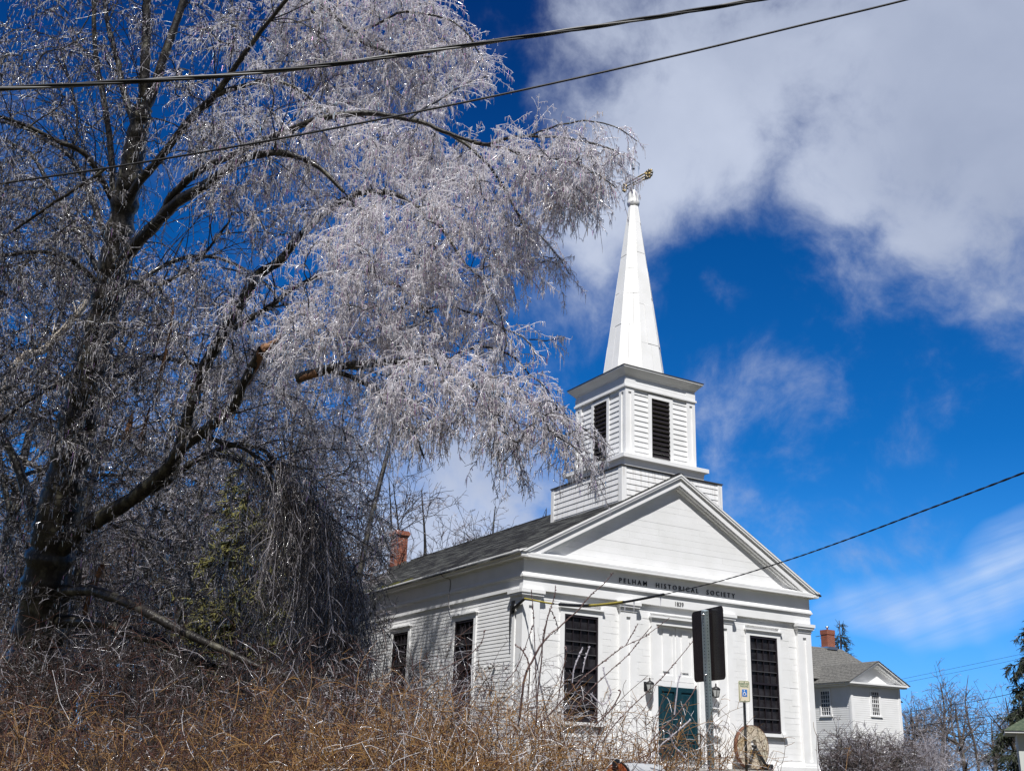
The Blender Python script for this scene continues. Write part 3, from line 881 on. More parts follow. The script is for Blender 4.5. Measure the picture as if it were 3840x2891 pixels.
m = MB(); m.lathe([(.165, 18.92), (.21, 19.00), (.238, 19.06), (.242, 19.16), (.21, 19.23), (.22, 19.30), (.208, 19.45), (.16, 19.60), (.07, 19.69), (.02, 19.70)], TX, TY, 20); m.build('finial', WHITE_TRIM, spire)
# weathervane
zv = 20.02
A = hit(2337, 708, (0, 0, 1), zv); B = hit(2431, 655, (0, 0, 1), zv)
axv = np.array((TX, TY, zv)); mid = hit(2371, 689, (0, 0, 1), zv)
dv = B - A; Lv = np.linalg.norm(dv); dv /= Lv; dn = np.cross(dv, (0, 0, 1.))
Lv = min(Lv, 1.9)
m = MB()
def VP(s, z): return axv + dv * s + np.array((0, 0, z))
s0, s1 = -.36 * Lv, .64 * Lv
for z in (.13, .0, -.11):
    m.bar(VP(s0 + .12, z), VP(s1 - .2, z), .031, 6)
m.bar(VP(s0 + .1, -.16), VP(s0 + .1, .16), .035, 6); m.bar(VP(s1 - .2, -.16), VP(s1 - .2, .16), .04, 6)
for (u, z) in ((0, .14), (-.06, .03), (-.04, -.1), (.03, -.16)):
    p = VP(s0 + u, z); m.bar(p - dn * .03, p + dn * .03, .058, 10)
for i in range(9):
    a = 2 * math.pi * i / 9; p = VP(s1 - .03 + .15 * math.cos(a), .15 * math.sin(a)); m.bar(p - dn * .03, p + dn * .03, .058, 9)
p = VP(s1 - .03, 0); m.bar(p - dn * .02, p + dn * .02, .09, 12)
m.build('weathervane', GOLD, spire)
m = MB(); m.bar((TX, TY, 19.68), (TX, TY, 21.60), .036, 8)
m.build('vane_rod', ICE, spire)
m = MB(); m.lathe([(.01, 20.58), (.05, 20.6), (.062, 20.63), (.05, 20.66), (.01, 20.68)], TX, TY, 10); m.build('rod_ball', BLACKM, spire)
t = Tubes(); q = np.array([VP(s0 + (s1 - s0) * rng.random(), -.13) for _ in range(26)])
P = np.stack([q, q - np.array([0, 0, 1]) * rng.uniform(.05, .16, (26, 1))], 1); t.add(P, taper(.012, .003, 2, 26), 0)
t.build('icicle', ICE, spire)

# things fixed to or standing by the front wall
def lantern(x, z, label):
    t_ = thing('wall_lantern', (x, .1, z), label, 'wall lantern', 'wall lanterns beside the door')
    y = -.09
    KZ = 1.12
    def kx(p): return (x + (p[0] - x) * KZ, .11 + (p[1] - .11) * KZ, z + (p[2] - z) * KZ)
    m = MB()
    m.box(x - .05, x + .05, .10, .113, z - .10, z + .14); m.bar((x, .11, z + .08), (x, y, z + .12), .013); m.bar((x, y, z + .12), (x, y, z + .15), .013)
    m.lathe([(.125, z + .075), (.13, z + .09), (.09, z + .13), (.04, z + .155), (.02, z + .17), (.028, z + .185), (.012, z + .2), (.026, z + .215), (.004, z + .25)], x, y, 6)
    for i in range(6):
        a = 2 * math.pi * i / 6
        m.bar((x + .12 * math.cos(a), y + .12 * math.sin(a), z + .075), (x + .078 * math.cos(a), y + .078 * math.sin(a), z - .12), .009, 5)
    m.lathe([(.03, z - .15), (.085, z - .135), (.085, z - .115)], x, y, 6)
    m.build('lantern_frame', BLACKM, t_, kx)
    m = MB(); m.lathe([(.074, z - .115), (.113, z + .075)], x, y, 6, 0, 0, False); m.build('lantern_glass', FROST, t_, kx)
lantern(4.50, 1.09, 'small black frosted lantern on the white wall left of the teal door')
lantern(7.10, 1.09, 'small black frosted lantern on the white wall right of the teal door')
nb = thing('notice_rack', (7.1, .1, -.3), 'white wooden rack with three shelves fixed to the wall right of the teal door', 'rack')
m = MB()
for z in (.60, .12, -.22): m = MB(); m.box(6.93, 7.34, -.02, .11, z, z + .04); m.build('shelf', WHITE_TRIM, nb)
m = MB(); m.box(6.97, 7.28, .045, .1, -.3, .60); m.build('back_panel', WHITE_TRIM, nb)

m = MB(); m.box(3.9, 9.75, -1.75, .0, -1.42, -1.165); m.box(4.3, 7.2, -2.1, -1.752, -1.42, -1.29)
tag(m.build('landing', CONC), 'low concrete landing in front of the church door with one step', 'landing')

hr = thing('handrail', (7.0, -.4, -1.165), 'black iron stair handrail with thin balusters right of the teal door', 'handrail')
a_ = hit(2626.6, 2751, (0, 1, 0), -.12); xr = a_[0]
b_ = hit(2698, 2826, (1, 0, 0), xr)
m = MB(); bot = -1.165
m.bar(a_, b_, .02, 6); m.bar(a_ - (0, 0, .0), (xr, a_[1], bot), .022, 6); m.bar(b_, (xr, b_[1], bot - .2), .022, 6); m.bar((xr, a_[1], a_[2]), (xr, .05, a_[2]), .018)
m.lathe([(.03, b_[2] - .10), (.045, b_[2] - .06), (.045, b_[2] - .02), (.02, b_[2] + .03)], xr, b_[1], 8)
m.build('rail', BLACKM, hr)
for i in range(1, 5):
    q = a_ + (b_ - a_) * i / 5
    m = MB(); m.bar(q, (xr, q[1], bot - .02), .011, 5); m.build('baluster', BLACKM, hr)

ms = thing('millstone', (8.2, -.5, -1.165), 'round pale stone millwheel with a square eye leaning by the right window', 'millstone')
mx, my, mz, mr_ = 8.15, -.48, -.505, .645
m = MB(); n = 48; yf, yk = my - .07, my + .08
pts = []; hole = []
for i in range(n):
    a = 2 * math.pi * i / n + .0; pts.append((mx + mr_ * math.cos(a), mz + mr_ * math.sin(a)))
    b2 = a - .3; rr = .15 / max(abs(math.cos(b2)), abs(math.sin(b2))) ; rr = min(rr, .19); hole.append((mx + .05 + rr * math.cos(a) * .75, mz + .07 + rr * math.sin(a)))
V_ = [(x, yf, z) for x, z in pts] + [(x, yf, z) for x, z in hole] + [(x, yk, z) for x, z in pts] + [(x, yk, z) for x, z in hole]
F_ = []
for i in range(n):
    j = (i + 1) % n
    F_ += [(i, j, n + j, n + i), (2 * n + i, 3 * n + i, 3 * n + j, 2 * n + j), (n + i, n + j, 3 * n + j, 3 * n + i)]
m.poly(V_, F_)
m.build('stone', MILL, ms)
m = MB()
m.poly([(mx + (mr_ + e) * math.cos(2 * math.pi * i / n), y, mz + (mr_ + e) * math.sin(2 * math.pi * i / n)) for e, y in ((.014, yf - .004), (.014, yk + .004), (.0, yk + .004), (.0, yf - .004)) for i in range(n)],
       [(k_ * n + i, k_ * n + (i + 1) % n, ((k_ + 1) % 4) * n + (i + 1) % n, ((k_ + 1) % 4) * n + i) for k_ in range(4) for i in range(n)], 0, True)
m.build('tyre', RUST, ms)
m = MB()
top = (mx + .03, yf - .05, mz + .03)
m.bar(top, (mx - .42, yf - .16, -1.165), .03, 4); m.bar(top, (mx + .42, yf - .16, -1.165), .03, 4); m.bar((top[0] + .05, top[1], top[2]), (mx + .5, yf - .16, -1.165), .022, 4)
m.bar((mx + .03, yf - .09, mz + .03), (mx + .03, yk + .08, mz + .03), .045, 8); m.bar((mx - .5, yf - .16, -1.14), (mx + .56, yf - .16, -1.14), .025, 4); m.box(mx + .40, mx + .62, yf - .2, yk + .2, -1.165, -.98)
m.build('stand', BLACKM, ms)

# ------------------------------------------------------------------ signs and mailbox
sg = thing('road_sign', at(2690, 2960, 8.3), 'dark back of a tall rectangular road sign bolted to a punched steel post', 'road sign')
pb, pt = at(2668, 2891, 8.3), at(2643, 2288, 8.3)
axp = pt - pb; axp /= np.linalg.norm(axp)
pb0 = pb - axp * 1.75; 
vx = unit(np.cross(axp, FW)); vd = np.cross(axp, vx)          # vx: to the right, vd: towards the viewer or away
if vd @ FW > 0: vd = -vd
an = math.radians(52)
ux = vx * math.cos(an) + (-vd) * math.sin(an); uy = np.cross(axp, ux)       # the two faces of the square tube
if uy @ FW > 0: uy = -uy
w_ = .0205
m = MB()
def PT(a, b, z): return pb0 + ux * a + uy * b + axp * z
Lp = np.linalg.norm(pt - pb0)
m.hexa([PT(-w_, -w_, 0), PT(w_, -w_, 0), PT(w_, w_, 0), PT(-w_, w_, 0), PT(-w_, -w_, Lp), PT(w_, -w_, Lp), PT(w_, w_, Lp), PT(-w_, w_, Lp)])
m.build('post', GALV, sg)
m = MB()
z = .03
while z < Lp - .01:
    for (na, nb_) in ((0, 1), (-1, 0), (1, 0), (0, -1)):
        cc = PT(na * (w_ + .0006), nb_ * (w_ + .0006), z); e1 = ux * nb_ + uy * na
        m.poly([cc + (e1 * math.cos(a) + axp * math.sin(a)) * .0045 for a in np.linspace(0, 2 * math.pi, 9)[:-1]], [tuple(range(8))])
    z += .0254
m.build('punched_holes', HOLE, sg)
# plate: seen from behind, right edge nearer
D = 8.36
c00, c10, c11, c01 = at(2597, 2295, 8.60), at(2711, 2268, 8.12), at(2725, 2546, 8.12), at(2605, 2558, 8.60)
ex_ = unit(((c10 - c00) + (c11 - c01)) / 2); ez_ = unit(((c00 - c01) + (c10 - c11)) / 2); en = np.cross(ex_, ez_); en /= np.linalg.norm(en)
ctr = (c00 + c10 + c11 + c01) / 4; pw = np.linalg.norm(c10 - c00 + c11 - c01) / 2; ph = np.linalg.norm(c00 - c01 + c10 - c11) / 2
if en @ FW < 0: en = -en
# keep the plate just behind the post
ctr = ctr + en * ((PT(0, 0, Lp * .9) - ctr) @ en + .042)
def rrect(w, h_, r, n=5):
    o = []
    for (sx, sz, a0) in ((1, 1, 0), (-1, 1, 90), (-1, -1, 180), (1, -1, 270)):
        for i in range(n + 1):
            a = math.radians(a0 + 90 * i / n); o.append((sx * (w / 2 - r) + r * math.cos(a), sz * (h_ / 2 - r) + r * math.sin(a)))
    return o
def plate(mb, ctr, ex, ez, en, w, h_, r, th, mi=0):
    o = rrect(w, h_, r); n = len(o)
    mb.poly([ctr + ex * a + ez * b for a, b in o] + [ctr + ex * a + ez * b + en * th for a, b in o], [tuple(range(n)), tuple(range(n, 2 * n))[::-1]] + [(i, (i + 1) % n, n + (i + 1) % n, n + i) for i in range(n)], mi)
m = MB(); plate(m, ctr, ex_, ez_, en, pw, ph, .038, .003); m.build('sign_panel', SIGNBACK, sg)
for z in (Lp - .03, Lp - .50):
    m = MB(); q = PT(0, 0, z); m.bar(q - uy * .045 - ux * .01, q + uy * .04, .006, 6)
    m.build('bolt', SILVER, sg)

rs = thing('parking_sign', at(2802, 2895, 22), 'faded reserved parking sign with blue wheelchair symbol on a thin steel post', 'parking sign')
dp = 22.0
A0 = at(2773, 2553, dp); B0 = at(2809, 2553, dp); C0 = at(2775, 2628, dp)
exs = unit(np.array((1.0, -.35, 0))); ezs = np.array((0., 0, 1)); ens = np.cross(exs, ezs)     # outward, towards the viewer
cs = at(2790.8, 2591.0, dp); hs = 75.5 / FPX * dp * 1.02; ws = 44 / FPX * dp / abs(exs @ RT) * 1.0
m = MB(); plate(m, cs, exs, ezs, -ens, ws, hs, .035, .004, 0)
plate(m, cs - ens * -.0015, exs, ezs, ens, ws - .02, hs - .02, .03, .002, 1)
plate(m, cs + ens * .004, exs, ezs, ens, ws - .036, hs - .036, .026, .0015, 0)
m.build('sign_panel', [SIGNFACE, SIGNGREEN], rs)
def sgp(a, b, o=.008): return cs + exs * a * ws + ezs * b * hs + ens * o
text_mesh('lettering', 'RESERVED', .042, SIGNGREEN, rs, sgp(-.41, .31), exs, ezs, width=ws * .82, depth=.002)
text_mesh('lettering', 'PARKING', .042, SIGNGREEN, rs, sgp(-.35, .19), exs, ezs, width=ws * .70, depth=.002)
m = MB(); plate(m, sgp(.02, -.08, .006), exs, ezs, ens, ws * .45, hs * .34, .008, .002, 0); m.build('symbol_panel', SIGNBLUE, rs)
m = MB()
def W2(a, b): return sgp(.02 + a * .4, -.08 + b * .3, .0105)
m.bar(W2(-.05, .38) - ens * .001, W2(-.05, .38) + ens * .001, .011, 8)
pl = [(-.05, .22), (-.03, -.02), (.2, -.04), (.3, -.32), (.4, -.28)]
for a, b in zip(pl[:-1], pl[1:]): m.bar(W2(*a), W2(*b), .006, 5)
m.bar(W2(-.04, .1), W2(.16, .1), .005, 5)
arc = [(-.06 + .26 * math.cos(a), -.18 + .26 * math.sin(a)) for a in np.radians(np.arange(100, 375, 20))]
for a, b in zip(arc[:-1], arc[1:]): m.bar(W2(*a), W2(*b), .0055, 5)
m.build('wheelchair_symbol', WHITE_TRIM, rs)
m = MB(); pbt = sgp(.03, -.5, -.03); g0 = at(2805, 2960, dp); 
ptop = sgp(.03, .42, -.03); base = np.array((ptop[0], ptop[1], ground_z(ptop[0], ptop[1])))
base[0:2] += (at(2802, 2891, dp) - at(2793, 2630, dp))[0:2] * 1.6
m.bar(base, ptop, .028, 4); m.build('post', GREYPOST, rs)
m = MB()
for i in range(60):
    q = base + (ptop - base) * (i + .5) / 60
    m.bar(q + vx * -.012 - FW * .03, q + vx * -.012 - FW * .028, .006, 6)
m.build('punched_holes', HOLE, rs)
for b in (.44, -.43): m = MB(); m.bar(sgp(.02, b, .004), sgp(.02, b, .012), .008, 6); m.build('bolt', BLACKM, rs)

mbx = thing('mailbox', at(2390, 3000, 7.0), 'dented grey mailbox with a rust red door and black latch among the brambles', 'mailbox')
F0 = at(2312, 2905, 6.75); B0_ = at(2462, 2915, 7.05)
dm_ = B0_ - F0; dm_[2] = 0; Lm = np.linalg.norm(dm_) ; dm_ /= Lm; Lm = max(Lm, .42); rm = np.array((-dm_[1], dm_[0], 0)); zt = np.array((0, 0, 1.))
ftop = at(2318, 2857, 6.75)
r0 = .083; zc = ftop[2] - r0; F0[2] = zc
def arch(r, n=12, low=.13): return [(r * math.cos(a), r * math.sin(a)) for a in np.linspace(0, math.pi, n)] + [(-r, -low), (r, -low)]
def extr(mb, prof, o, d0, d1, mi=0):
    n = len(prof)
    V_ = [o + rm * a + zt * b + dm_ * d for d in (d0, d1) for a, b in prof]
    mb.poly(V_, [tuple(range(n)), tuple(range(n, 2 * n))[::-1]] + [(i, (i + 1) % n, n + (i + 1) % n, n + i) for i in range(n)], mi, False)
m = MB(); extr(m, arch(r0), F0, .025, Lm); m.build('body', MAILB, mbx)
m = MB(); extr(m, arch(r0 - .008), F0, .005, .02); extr(m, arch(r0 - .002), F0, .0, .006); m.build('door', RUSTP, mbx)
m = MB(); extr(m, arch(r0 + .004), F0, .02, .03); m.build('rim', BLACKM, mbx)
m = MB(); extr(m, [(-.012, .05), (.012, .05), (.012, .105), (-.012, .105)], F0, -.03, .02); extr(m, [(-.010, .0), (.010, .0), (.010, .06), (-.010, .06)], F0, -.022, -.004); m.build('latch', BLACKM, mbx)
pbm = F0 + dm_ * Lm * .5; m = MB(); m.box(pbm[0] - .045, pbm[0] + .045, pbm[1] - .045, pbm[1] + .045, -2.9, zc - .13); m.build('post', GREYPOST, mbx)

# ------------------------------------------------------------------ neighbouring house
Q = at(3193, 2640, 62); th = math.radians(-3); hx = np.array((math.cos(th), math.sin(th), 0)); hy = np.array((-math.sin(th), math.cos(th), 0))
def H(p): return (Q[0] + hx[0] * p[0] + hy[0] * p[1], Q[1] + hx[1] * p[0] + hy[1] * p[1], p[2])
hs_ = thing('house', H((2, 6, -1.4)), 'white clapboard house with grey shingle roofs and a gabled front wing', 'house')
WW, EV, RG, GZ0 = 3.95, 3.98, 5.30, -1.45
m = MB()
hc = [(1.5, 2.32, 2.05, 3.66)]; sc_ = [(1.6, 2.6, 2.02, 3.68)]
clap(m, 0, .14, WW - .14, GZ0, EV - .1, .125, 'y', -1, .013, hc); clap(m, 0, .14, 14, GZ0, EV - .1, .125, 'x', -1, .013, sc_)
m.box(.02, WW, .02, 14, GZ0, EV); m.box(WW + .02, WW + .62, .9, 6, GZ0, 3.15)
clap(m, .88, WW + .02, WW + .55, GZ0, 3.1, .125, 'y', -1, .013)
m.prism([(.0, EV), (WW, EV), (WW / 2, RG - .12)], 'y', .02, .1)
m.build('wall', WHITE, hs_, H)
m = MB()
for (a, b) in ((-.03, .15), (WW - .15, WW + .03)): m.box(a, b, -.035, .02, GZ0, EV - .1)
m.box(-.035, .02, .021, .16, GZ0, EV - .1); m.box(WW + .5, WW + .64, .84, 1, GZ0, 3.1)
m.box(-.42, WW + .42, -.42, .02, EV - .08, EV + .02); m.box(-.36, WW + .36, -.3, .02, EV - .16, EV - .08); m.box(-.45, .02, .021, 14, EV - .08, EV + .02); m.box(-.25, .02, .021, 14, EV - .2, EV - .08)
rs_ = (RG - EV) / (WW / 2 + .48)
for s in (-1, 1):
    def X(t): return WW / 2 + s * (RG - t - EV - .02) / rs_
    for (t0, t1, ya) in ((.02, .1, -.42), (.1, .22, -.33), (.22, .28, -.12)):
        m.prism([(WW / 2, RG - t0), (X(t0), EV + .022), (X(t1), EV + .022), (WW / 2, RG - t1)], 'y', ya, .019)
m.build('trim', WHITE_TRIM, hs_, H)
m = MB()
for s in (-1, 1):
    nr = 12
    for i in range(nr):
        a0 = (WW / 2 + .5) * (1 - i / nr); a1 = (WW / 2 + .5) * (1 - (i + 1) / nr)
        m.prism([(WW / 2 + s * a0, RG - rs_ * a0 + .04), (WW / 2 + s * a1, RG - rs_ * a1 + .02), (WW / 2 + s * a1, RG - rs_ * a1 - .01), (WW / 2 + s * a0, RG - rs_ * a0)], 'y', -.46, 9)
# main block behind: ridge across
RX1 = 8.45; ry, rz = 7.4, 6.9; ey_, ezv = 2.6, 4.3
nr = 16
for i in range(nr):
    a0, a1 = i / nr, (i + 1) / nr
    ya, yb = ey_ + (ry - ey_) * a0, ey_ + (ry - ey_) * a1; za, zb2 = ezv + (rz - ezv) * a0, ezv + (rz - ezv) * a1
    xe0, xe1 = 6.5, 6.5
    m.prism([(ya, za + .05), (yb, zb2 + .03), (yb, zb2), (ya, za)], 'x', -8, RX1 - 1.7)
m.prism([(ry, rz), (ry + 4.8, ezv), (ry + 4.8, ezv - .05), (ry, rz - .05)], 'x', -8, RX1 - 1.7)
m.hexa([(WW, .55, 3.1), (WW + .85, .55, 3.1), (WW + .85, 6, 3.1), (WW, 6, 3.1), (WW, .55, 3.5), (WW + .8, .55, 3.16), (WW + .8, 6, 3.16), (WW, 6, 3.5)])
hr_ = m.build('roof', SHINGLE_H, hs_, H)
m = MB(); cc = hit(3107, 2432, hy, hy @ Q + ry)
cl_ = ((cc - Q) @ hx, (cc - Q) @ hy); zt_c = hit(3107, 2363, hy, hy @ Q + ry)[2]
m.box(cl_[0] - .34, cl_[0] + .34, cl_[1] - .3, cl_[1] + .3, rz - .5, zt_c - .3); m.box(cl_[0] - .37, cl_[0] + .37, cl_[1] - .33, cl_[1] + .33, zt_c - .3, zt_c)
m.build('chimney', BRICK, hr_, H)
m = MB(); m.lathe([(.05, zt_c), (.05, zt_c + .18), (.11, zt_c + .18), (.13, zt_c + .24), (.02, zt_c + .25)], cl_[0], cl_[1], 10); m.build('chimney_cap', SILVER, hr_, H)
m = MB(); m.box(cl_[0] - .42, cl_[0] + .42, cl_[1] - .45, cl_[1] - .31, rz - .12, rz + .07); m.box(cl_[0] - .45, cl_[0] - .345, cl_[1] - .4, cl_[1] + .3, rz - .12, rz + .07); m.build('flashing', SILVER, hr_, H)
def hwin(axis, a, b, z0, z1):
    m = MB()
    def P(mb, u0, u1, d0, d1, w0, w1, mi=0):
        if axis == 'y': mb.box(u0, u1, d0, d1, w0, w1, mi)
        else: mb.box(d0, d1, u0, u1, w0, w1, mi)
    t = .11
    P(m, a - t, a, -.05, .03, z0, z1); P(m, b, b + t, -.05, .03, z0, z1); P(m, a - t, b + t, -.05, .03, z1, z1 + .1); P(m, a - t - .04, b + t + .04, -.08, .03, z0 - .08, z0)
    wo = m.build('window', WHITE_TRIM, hs_, H)
    m = MB(); zm = (z0 + z1) / 2
    P(m, a, b, -.03, .01, zm - .03, zm + .03); P(m, a, a + .035, -.03, .01, z0, z1); P(m, b - .035, b, -.03, .01, z0, z1); P(m, a, b, -.031, .009, z0, z0 + .04); P(m, a, b, -.031, .009, z1 - .04, z1)
    for i in range(1, 4): x = a + (b - a) * i / 4; P(m, x - .014, x + .014, -.025, .008, z0, z1)
    for i in (1, 2, 4, 5): z = z0 + (z1 - z0) * i / 6; P(m, a, b, -.024, .007, z - .014, z + .014)
    m.build('sash', WHITE_TRIM, wo, H)
    m = MB(); P(m, a, b, .0, .005, z0, z1); m.build('pane', GLASS, wo, H)
hwin('y', 1.60, 2.22, 2.18, 3.56); hwin('x', 1.72, 2.48, 2.14, 3.58)

# corner of a further building at the right edge
D4 = 48; Q4 = at(3838, 2800, D4)
sh = thing('outbuilding', (Q4[0], Q4[1], -1.4), 'corner of a pale outbuilding with a mossy low hipped roof', 'outbuilding')
ez4 = at(3812, 2748, D4)[2]
xl = at(3814, 2760, D4)
by_ = ray(3700, 2760) * (1, 1, 0); by_ = unit(by_); bx_ = np.array((by_[1], -by_[0], 0))
def G(p): return (xl[0] + bx_[0] * p[0] + by_[0] * p[1], xl[1] + bx_[1] * p[0] + by_[1] * p[1], p[2])
m = MB(); m.box(0, 4, 0, 4, -1.5, ez4); m.build('wall', SIDING2, sh, G)
m = MB(); m.box(-.5, 4.5, -.5, 4.5, ez4, ez4 + .1); m.build('eaves', WHITE_TRIM, sh, G)
m = MB(); m.poly([(-.55, -.55, ez4 + .1), (4.5, -.55, ez4 + .1), (4.5, 4.5, ez4 + .1), (-.55, 4.5, ez4 + .1), (2, 2, ez4 + 1.7)], [(0, 1, 4), (1, 2, 4), (2, 3, 4), (3, 0, 4), (3, 2, 1, 0)]); m.build('roof', mat('mossy_shingle', (.10, .12, .08), .9, .1, var=(.05, .07, .05), vscale=7), sh, G)

# ------------------------------------------------------------------ wires
def wire_pts(px, n): return spline([at(u, v, d) for u, v, d in px], n)
def cable(name, px, r, label, strands=1, tw=0., mats=(CABLE,), n=240, group='overhead wires', R=0.0, pitch=1.0):
    C_ = wire_pts(px, n)
    T = unit(np.gradient(C_, axis=0)); U = unit(np.cross(T, np.array((0, 0, 1.)))); V_ = np.cross(T, U)
    s = np.concatenate([[0], np.cumsum(np.linalg.norm(np.diff(C_, axis=0), axis=1))])
    if strands == 1:
        t = Tubes().add(C_, np.full(n, r), 0, 6)
        o = t.build(name, list(mats)); return tag(o, label, 'overhead wire', group)
    e = thing(name, C_[n // 2], label, 'overhead wire', group)
    for k in range(strands):
        a = 2 * np.pi * (s / pitch + k / strands)
        P = C_ + R * (U * np.cos(a)[:, None] + V_ * np.sin(a)[:, None])
        t = Tubes().add(P, np.full(n, r if k else r * 1.0), 0, 6); t.build('strand', [mats[k % len(mats)]], e)
    return e
cable('power_cable', [(-300, 338, 11.5), (0, 333, 11.6), (450, 309, 11.8), (850, 283, 12), (1300, 236, 12.2), (1850, 156, 12.5), (2300, 90, 12.8), (2900, -10, 13.2), (3300, -90, 13.5)], .0135,
      'thick twisted black cable crossing the icy tree at the top of the photo', 3, mats=(CABLE, CABLE, CABLE_G), R=.0155, pitch=2.3, n=420)
cable('power_line', [(-300, 740, 14.4), (0, 690, 14.4), (420, 628, 14.3), (850, 556, 14.2), (1200, 492, 14.1), (1850, 362, 14), (2500, 217, 14), (3000, 97, 14), (3420, -5, 14), (3800, -110, 14)], .0145,
      'single thin dark line crossing the icy tree just below the thick twisted cable')
# service drop: from the bracket on the church corner out to the right
brk = hit(1968, 2243, (0, 1, 0), -.25)
sd = thing('service_drop', brk, 'twisted black wire with yellow sleeves rising rightwards from the church corner', 'overhead wire', 'overhead wires')
pts_px = [(1968, 2243, None), (2075, 2263, 29), (2200, 2270, 27), (2330, 2258, 25.5), (2480, 2230, 24), (2700, 2178, 21.5), (2960, 2098, 18.8), (3200, 2014, 16.5), (3450, 1920, 14.6), (3840, 1772, 12), (4300, 1590, 10)]
Cp = [brk if d is None else at(u, v, d) for u, v, d in pts_px]
C_ = spline(Cp, 900)
T = unit(np.gradient(C_, axis=0)); U = unit(np.cross(T, np.array((0, 0, 1.)))); V_ = np.cross(T, U)
s_ = np.concatenate([[0], np.cumsum(np.linalg.norm(np.diff(C_, axis=0), axis=1))])
for k_ in range(2):
    a = 2 * np.pi * (s_ / .62 + k_ / 2); P = C_ + .0050 * (U * np.cos(a)[:, None] + V_ * np.sin(a)[:, None])
    Tubes().add(P[360:], np.full(540, .0078), 0, 6).build('strand', [CABLE], sd)
def seg(i0, i1, r, mm, nm): Tubes().add(C_[i0:i1], np.full(i1 - i0, r), 0, 6).build(nm, [mm], sd)
seg(0, 92, .028, YELLOW, 'sleeve'); seg(90, 110, .012, CABLE, 'strand'); seg(108, 190, .048, CABLE, 'sleeve'); seg(188, 276, .038, YELLOW, 'sleeve'); seg(272, 365, .030, CABLE, 'sleeve')
for i in (278, 300, 358):
    p = C_[i]; Tubes().add(np.stack([p, p - np.array((0, 0, .28))]), np.array([.02, .004]), 0).build('icicle', [ICE], sd)
bk = thing('cable_bracket', brk, 'weathered bracket and cable tails fixed at the top of the church corner', 'bracket')
m = MB(); w0 = hit(1922, 2285, (1, 0, 0), -.02); m.bar(w0, brk, .045, 8); m.box(-.03, .02, w0[1] - .07, w0[1] + .07, w0[2] - .12, w0[2] + .25); m.build('arm', BLACKM, bk)
t = Tubes(); q = w0 + np.array((-.03, 0, -.1)); t.add(spline([w0 + (-.05, 0, .1), q + (-.05, 0, -.3), q + (-.02, .02, -.8)], 14), np.linspace(.03, .012, 14), 0, 6); t.build('cable_tail', [BLACKM], bk)

fl = hit(1846, 2492, (1, 0, 0), -.05)
fo = thing('floodlight', fl, 'small twin floodlight with pale lamps on the clapboard side wall of the church', 'floodlight')
m = MB(); m.bar(fl + (.07, 0, 0), fl + (-.04, 0, 0), .06, 8); m.bar(fl, fl + (-.10, -.12, -.05), .015, 6); m.bar(fl, fl + (-.10, .14, -.05), .015, 6); m.build('base', GREYPOST, fo)
for sy in (-1, 1):
    m = MB(); q = fl + (-.10, .13 * sy, -.05); m.bar(q, q + (-.09, .05 * sy, -.05), .035, 10, .065); m.build('lamp_head', FROST, fo)
for i, (px, lab) in enumerate(((((3330, 2556, 90), (3600, 2500, 86), (3850, 2447, 82), (4000, 2410, 80)), 'upper of the two faint wires high in the sky beside the spruce'),
               (((3330, 2570, 90), (3600, 2517, 86), (3850, 2464, 82), (4000, 2430, 80)), 'lower of the two faint wires high in the sky beside the spruce'),
               (((3388, 2671, 64), (3600, 2638, 62), (3760, 2607, 60), (4000, 2550, 58)), 'wire above the bare trees that meets the tip of the spruce bough'),
               (((3388, 2730, 64), (3620, 2696, 62), (3850, 2668, 60), (4000, 2650, 58)), 'topmost of the three dark wires in front of the bare trees'),
               (((3388, 2756, 64), (3620, 2722, 62), (3850, 2693, 60), (4000, 2675, 58)), 'middle of the three dark wires in front of the bare trees'),
               (((3388, 2784, 64), (3620, 2757, 62), (3800, 2731, 60), (4000, 2705, 58)), 'lowest of the three dark wires, reaching the eaves of the outbuilding'))):
    cable('distant_wire', px, .016 if i > 1 else .011, lab, n=40)
lw = at(1720, 2122, 30)
wp = [hit(1649, 2139, (1, 0, 0), -.31), hit(1662, 2163, (1, 0, 0), -.25), hit(1687, 2173, (1, 0, 0), -.02), hit(1687, 2210, (1, 0, 0), -.03), hit(1682, 2236, (1, 0, 0), -.08), hit(1683, 2268, (1, 0, 0), -.02), hit(1691, 2290, (1, 0, 0), -.03)]
t = Tubes().add(spline(wp, 60), np.full(60, .012), 0, 5)
tag(t.build('loose_wire', [GREYPOST]), 'thin pale wire hanging loose down the side eaves of the church', 'wire')

# ------------------------------------------------------------------ trees
def in_poly(u, v, poly):
    c = np.zeros(len(u), bool); p = np.array(poly, float); n = len(p); j = n - 1
    for i in range(n):
        xi, yi = p[i]; xj, yj = p[j]
        hit_ = ((yi > v) != (yj > v)) & (u < (xj - xi) * (v - yi) / (yj - yi + 1e-9) + xi)
        c ^= hit_; j = i
    return c


def sample_poly(poly, n, rng):
    p = np.array(poly, float); lo, hi = p.min(0), p.max(0); U, V_ = [], []
    k = 0
    while k < n:
        u = rng.uniform(lo[0], hi[0], n * 3); v = rng.uniform(lo[1], hi[1], n * 3); ok = in_poly(u, v, poly)
        U.append(u[ok]); V_.append(v[ok]); k += ok.sum()
    return np.concatenate(U)[:n], np.concatenate(V_)[:n]


def rays(u, v, d):
    return CL + (FW[None] + RT[None] * ((u - CX) / FPX)[:, None] - UP[None] * ((v - CY) / FPX)[:, None]) * d[:, None]


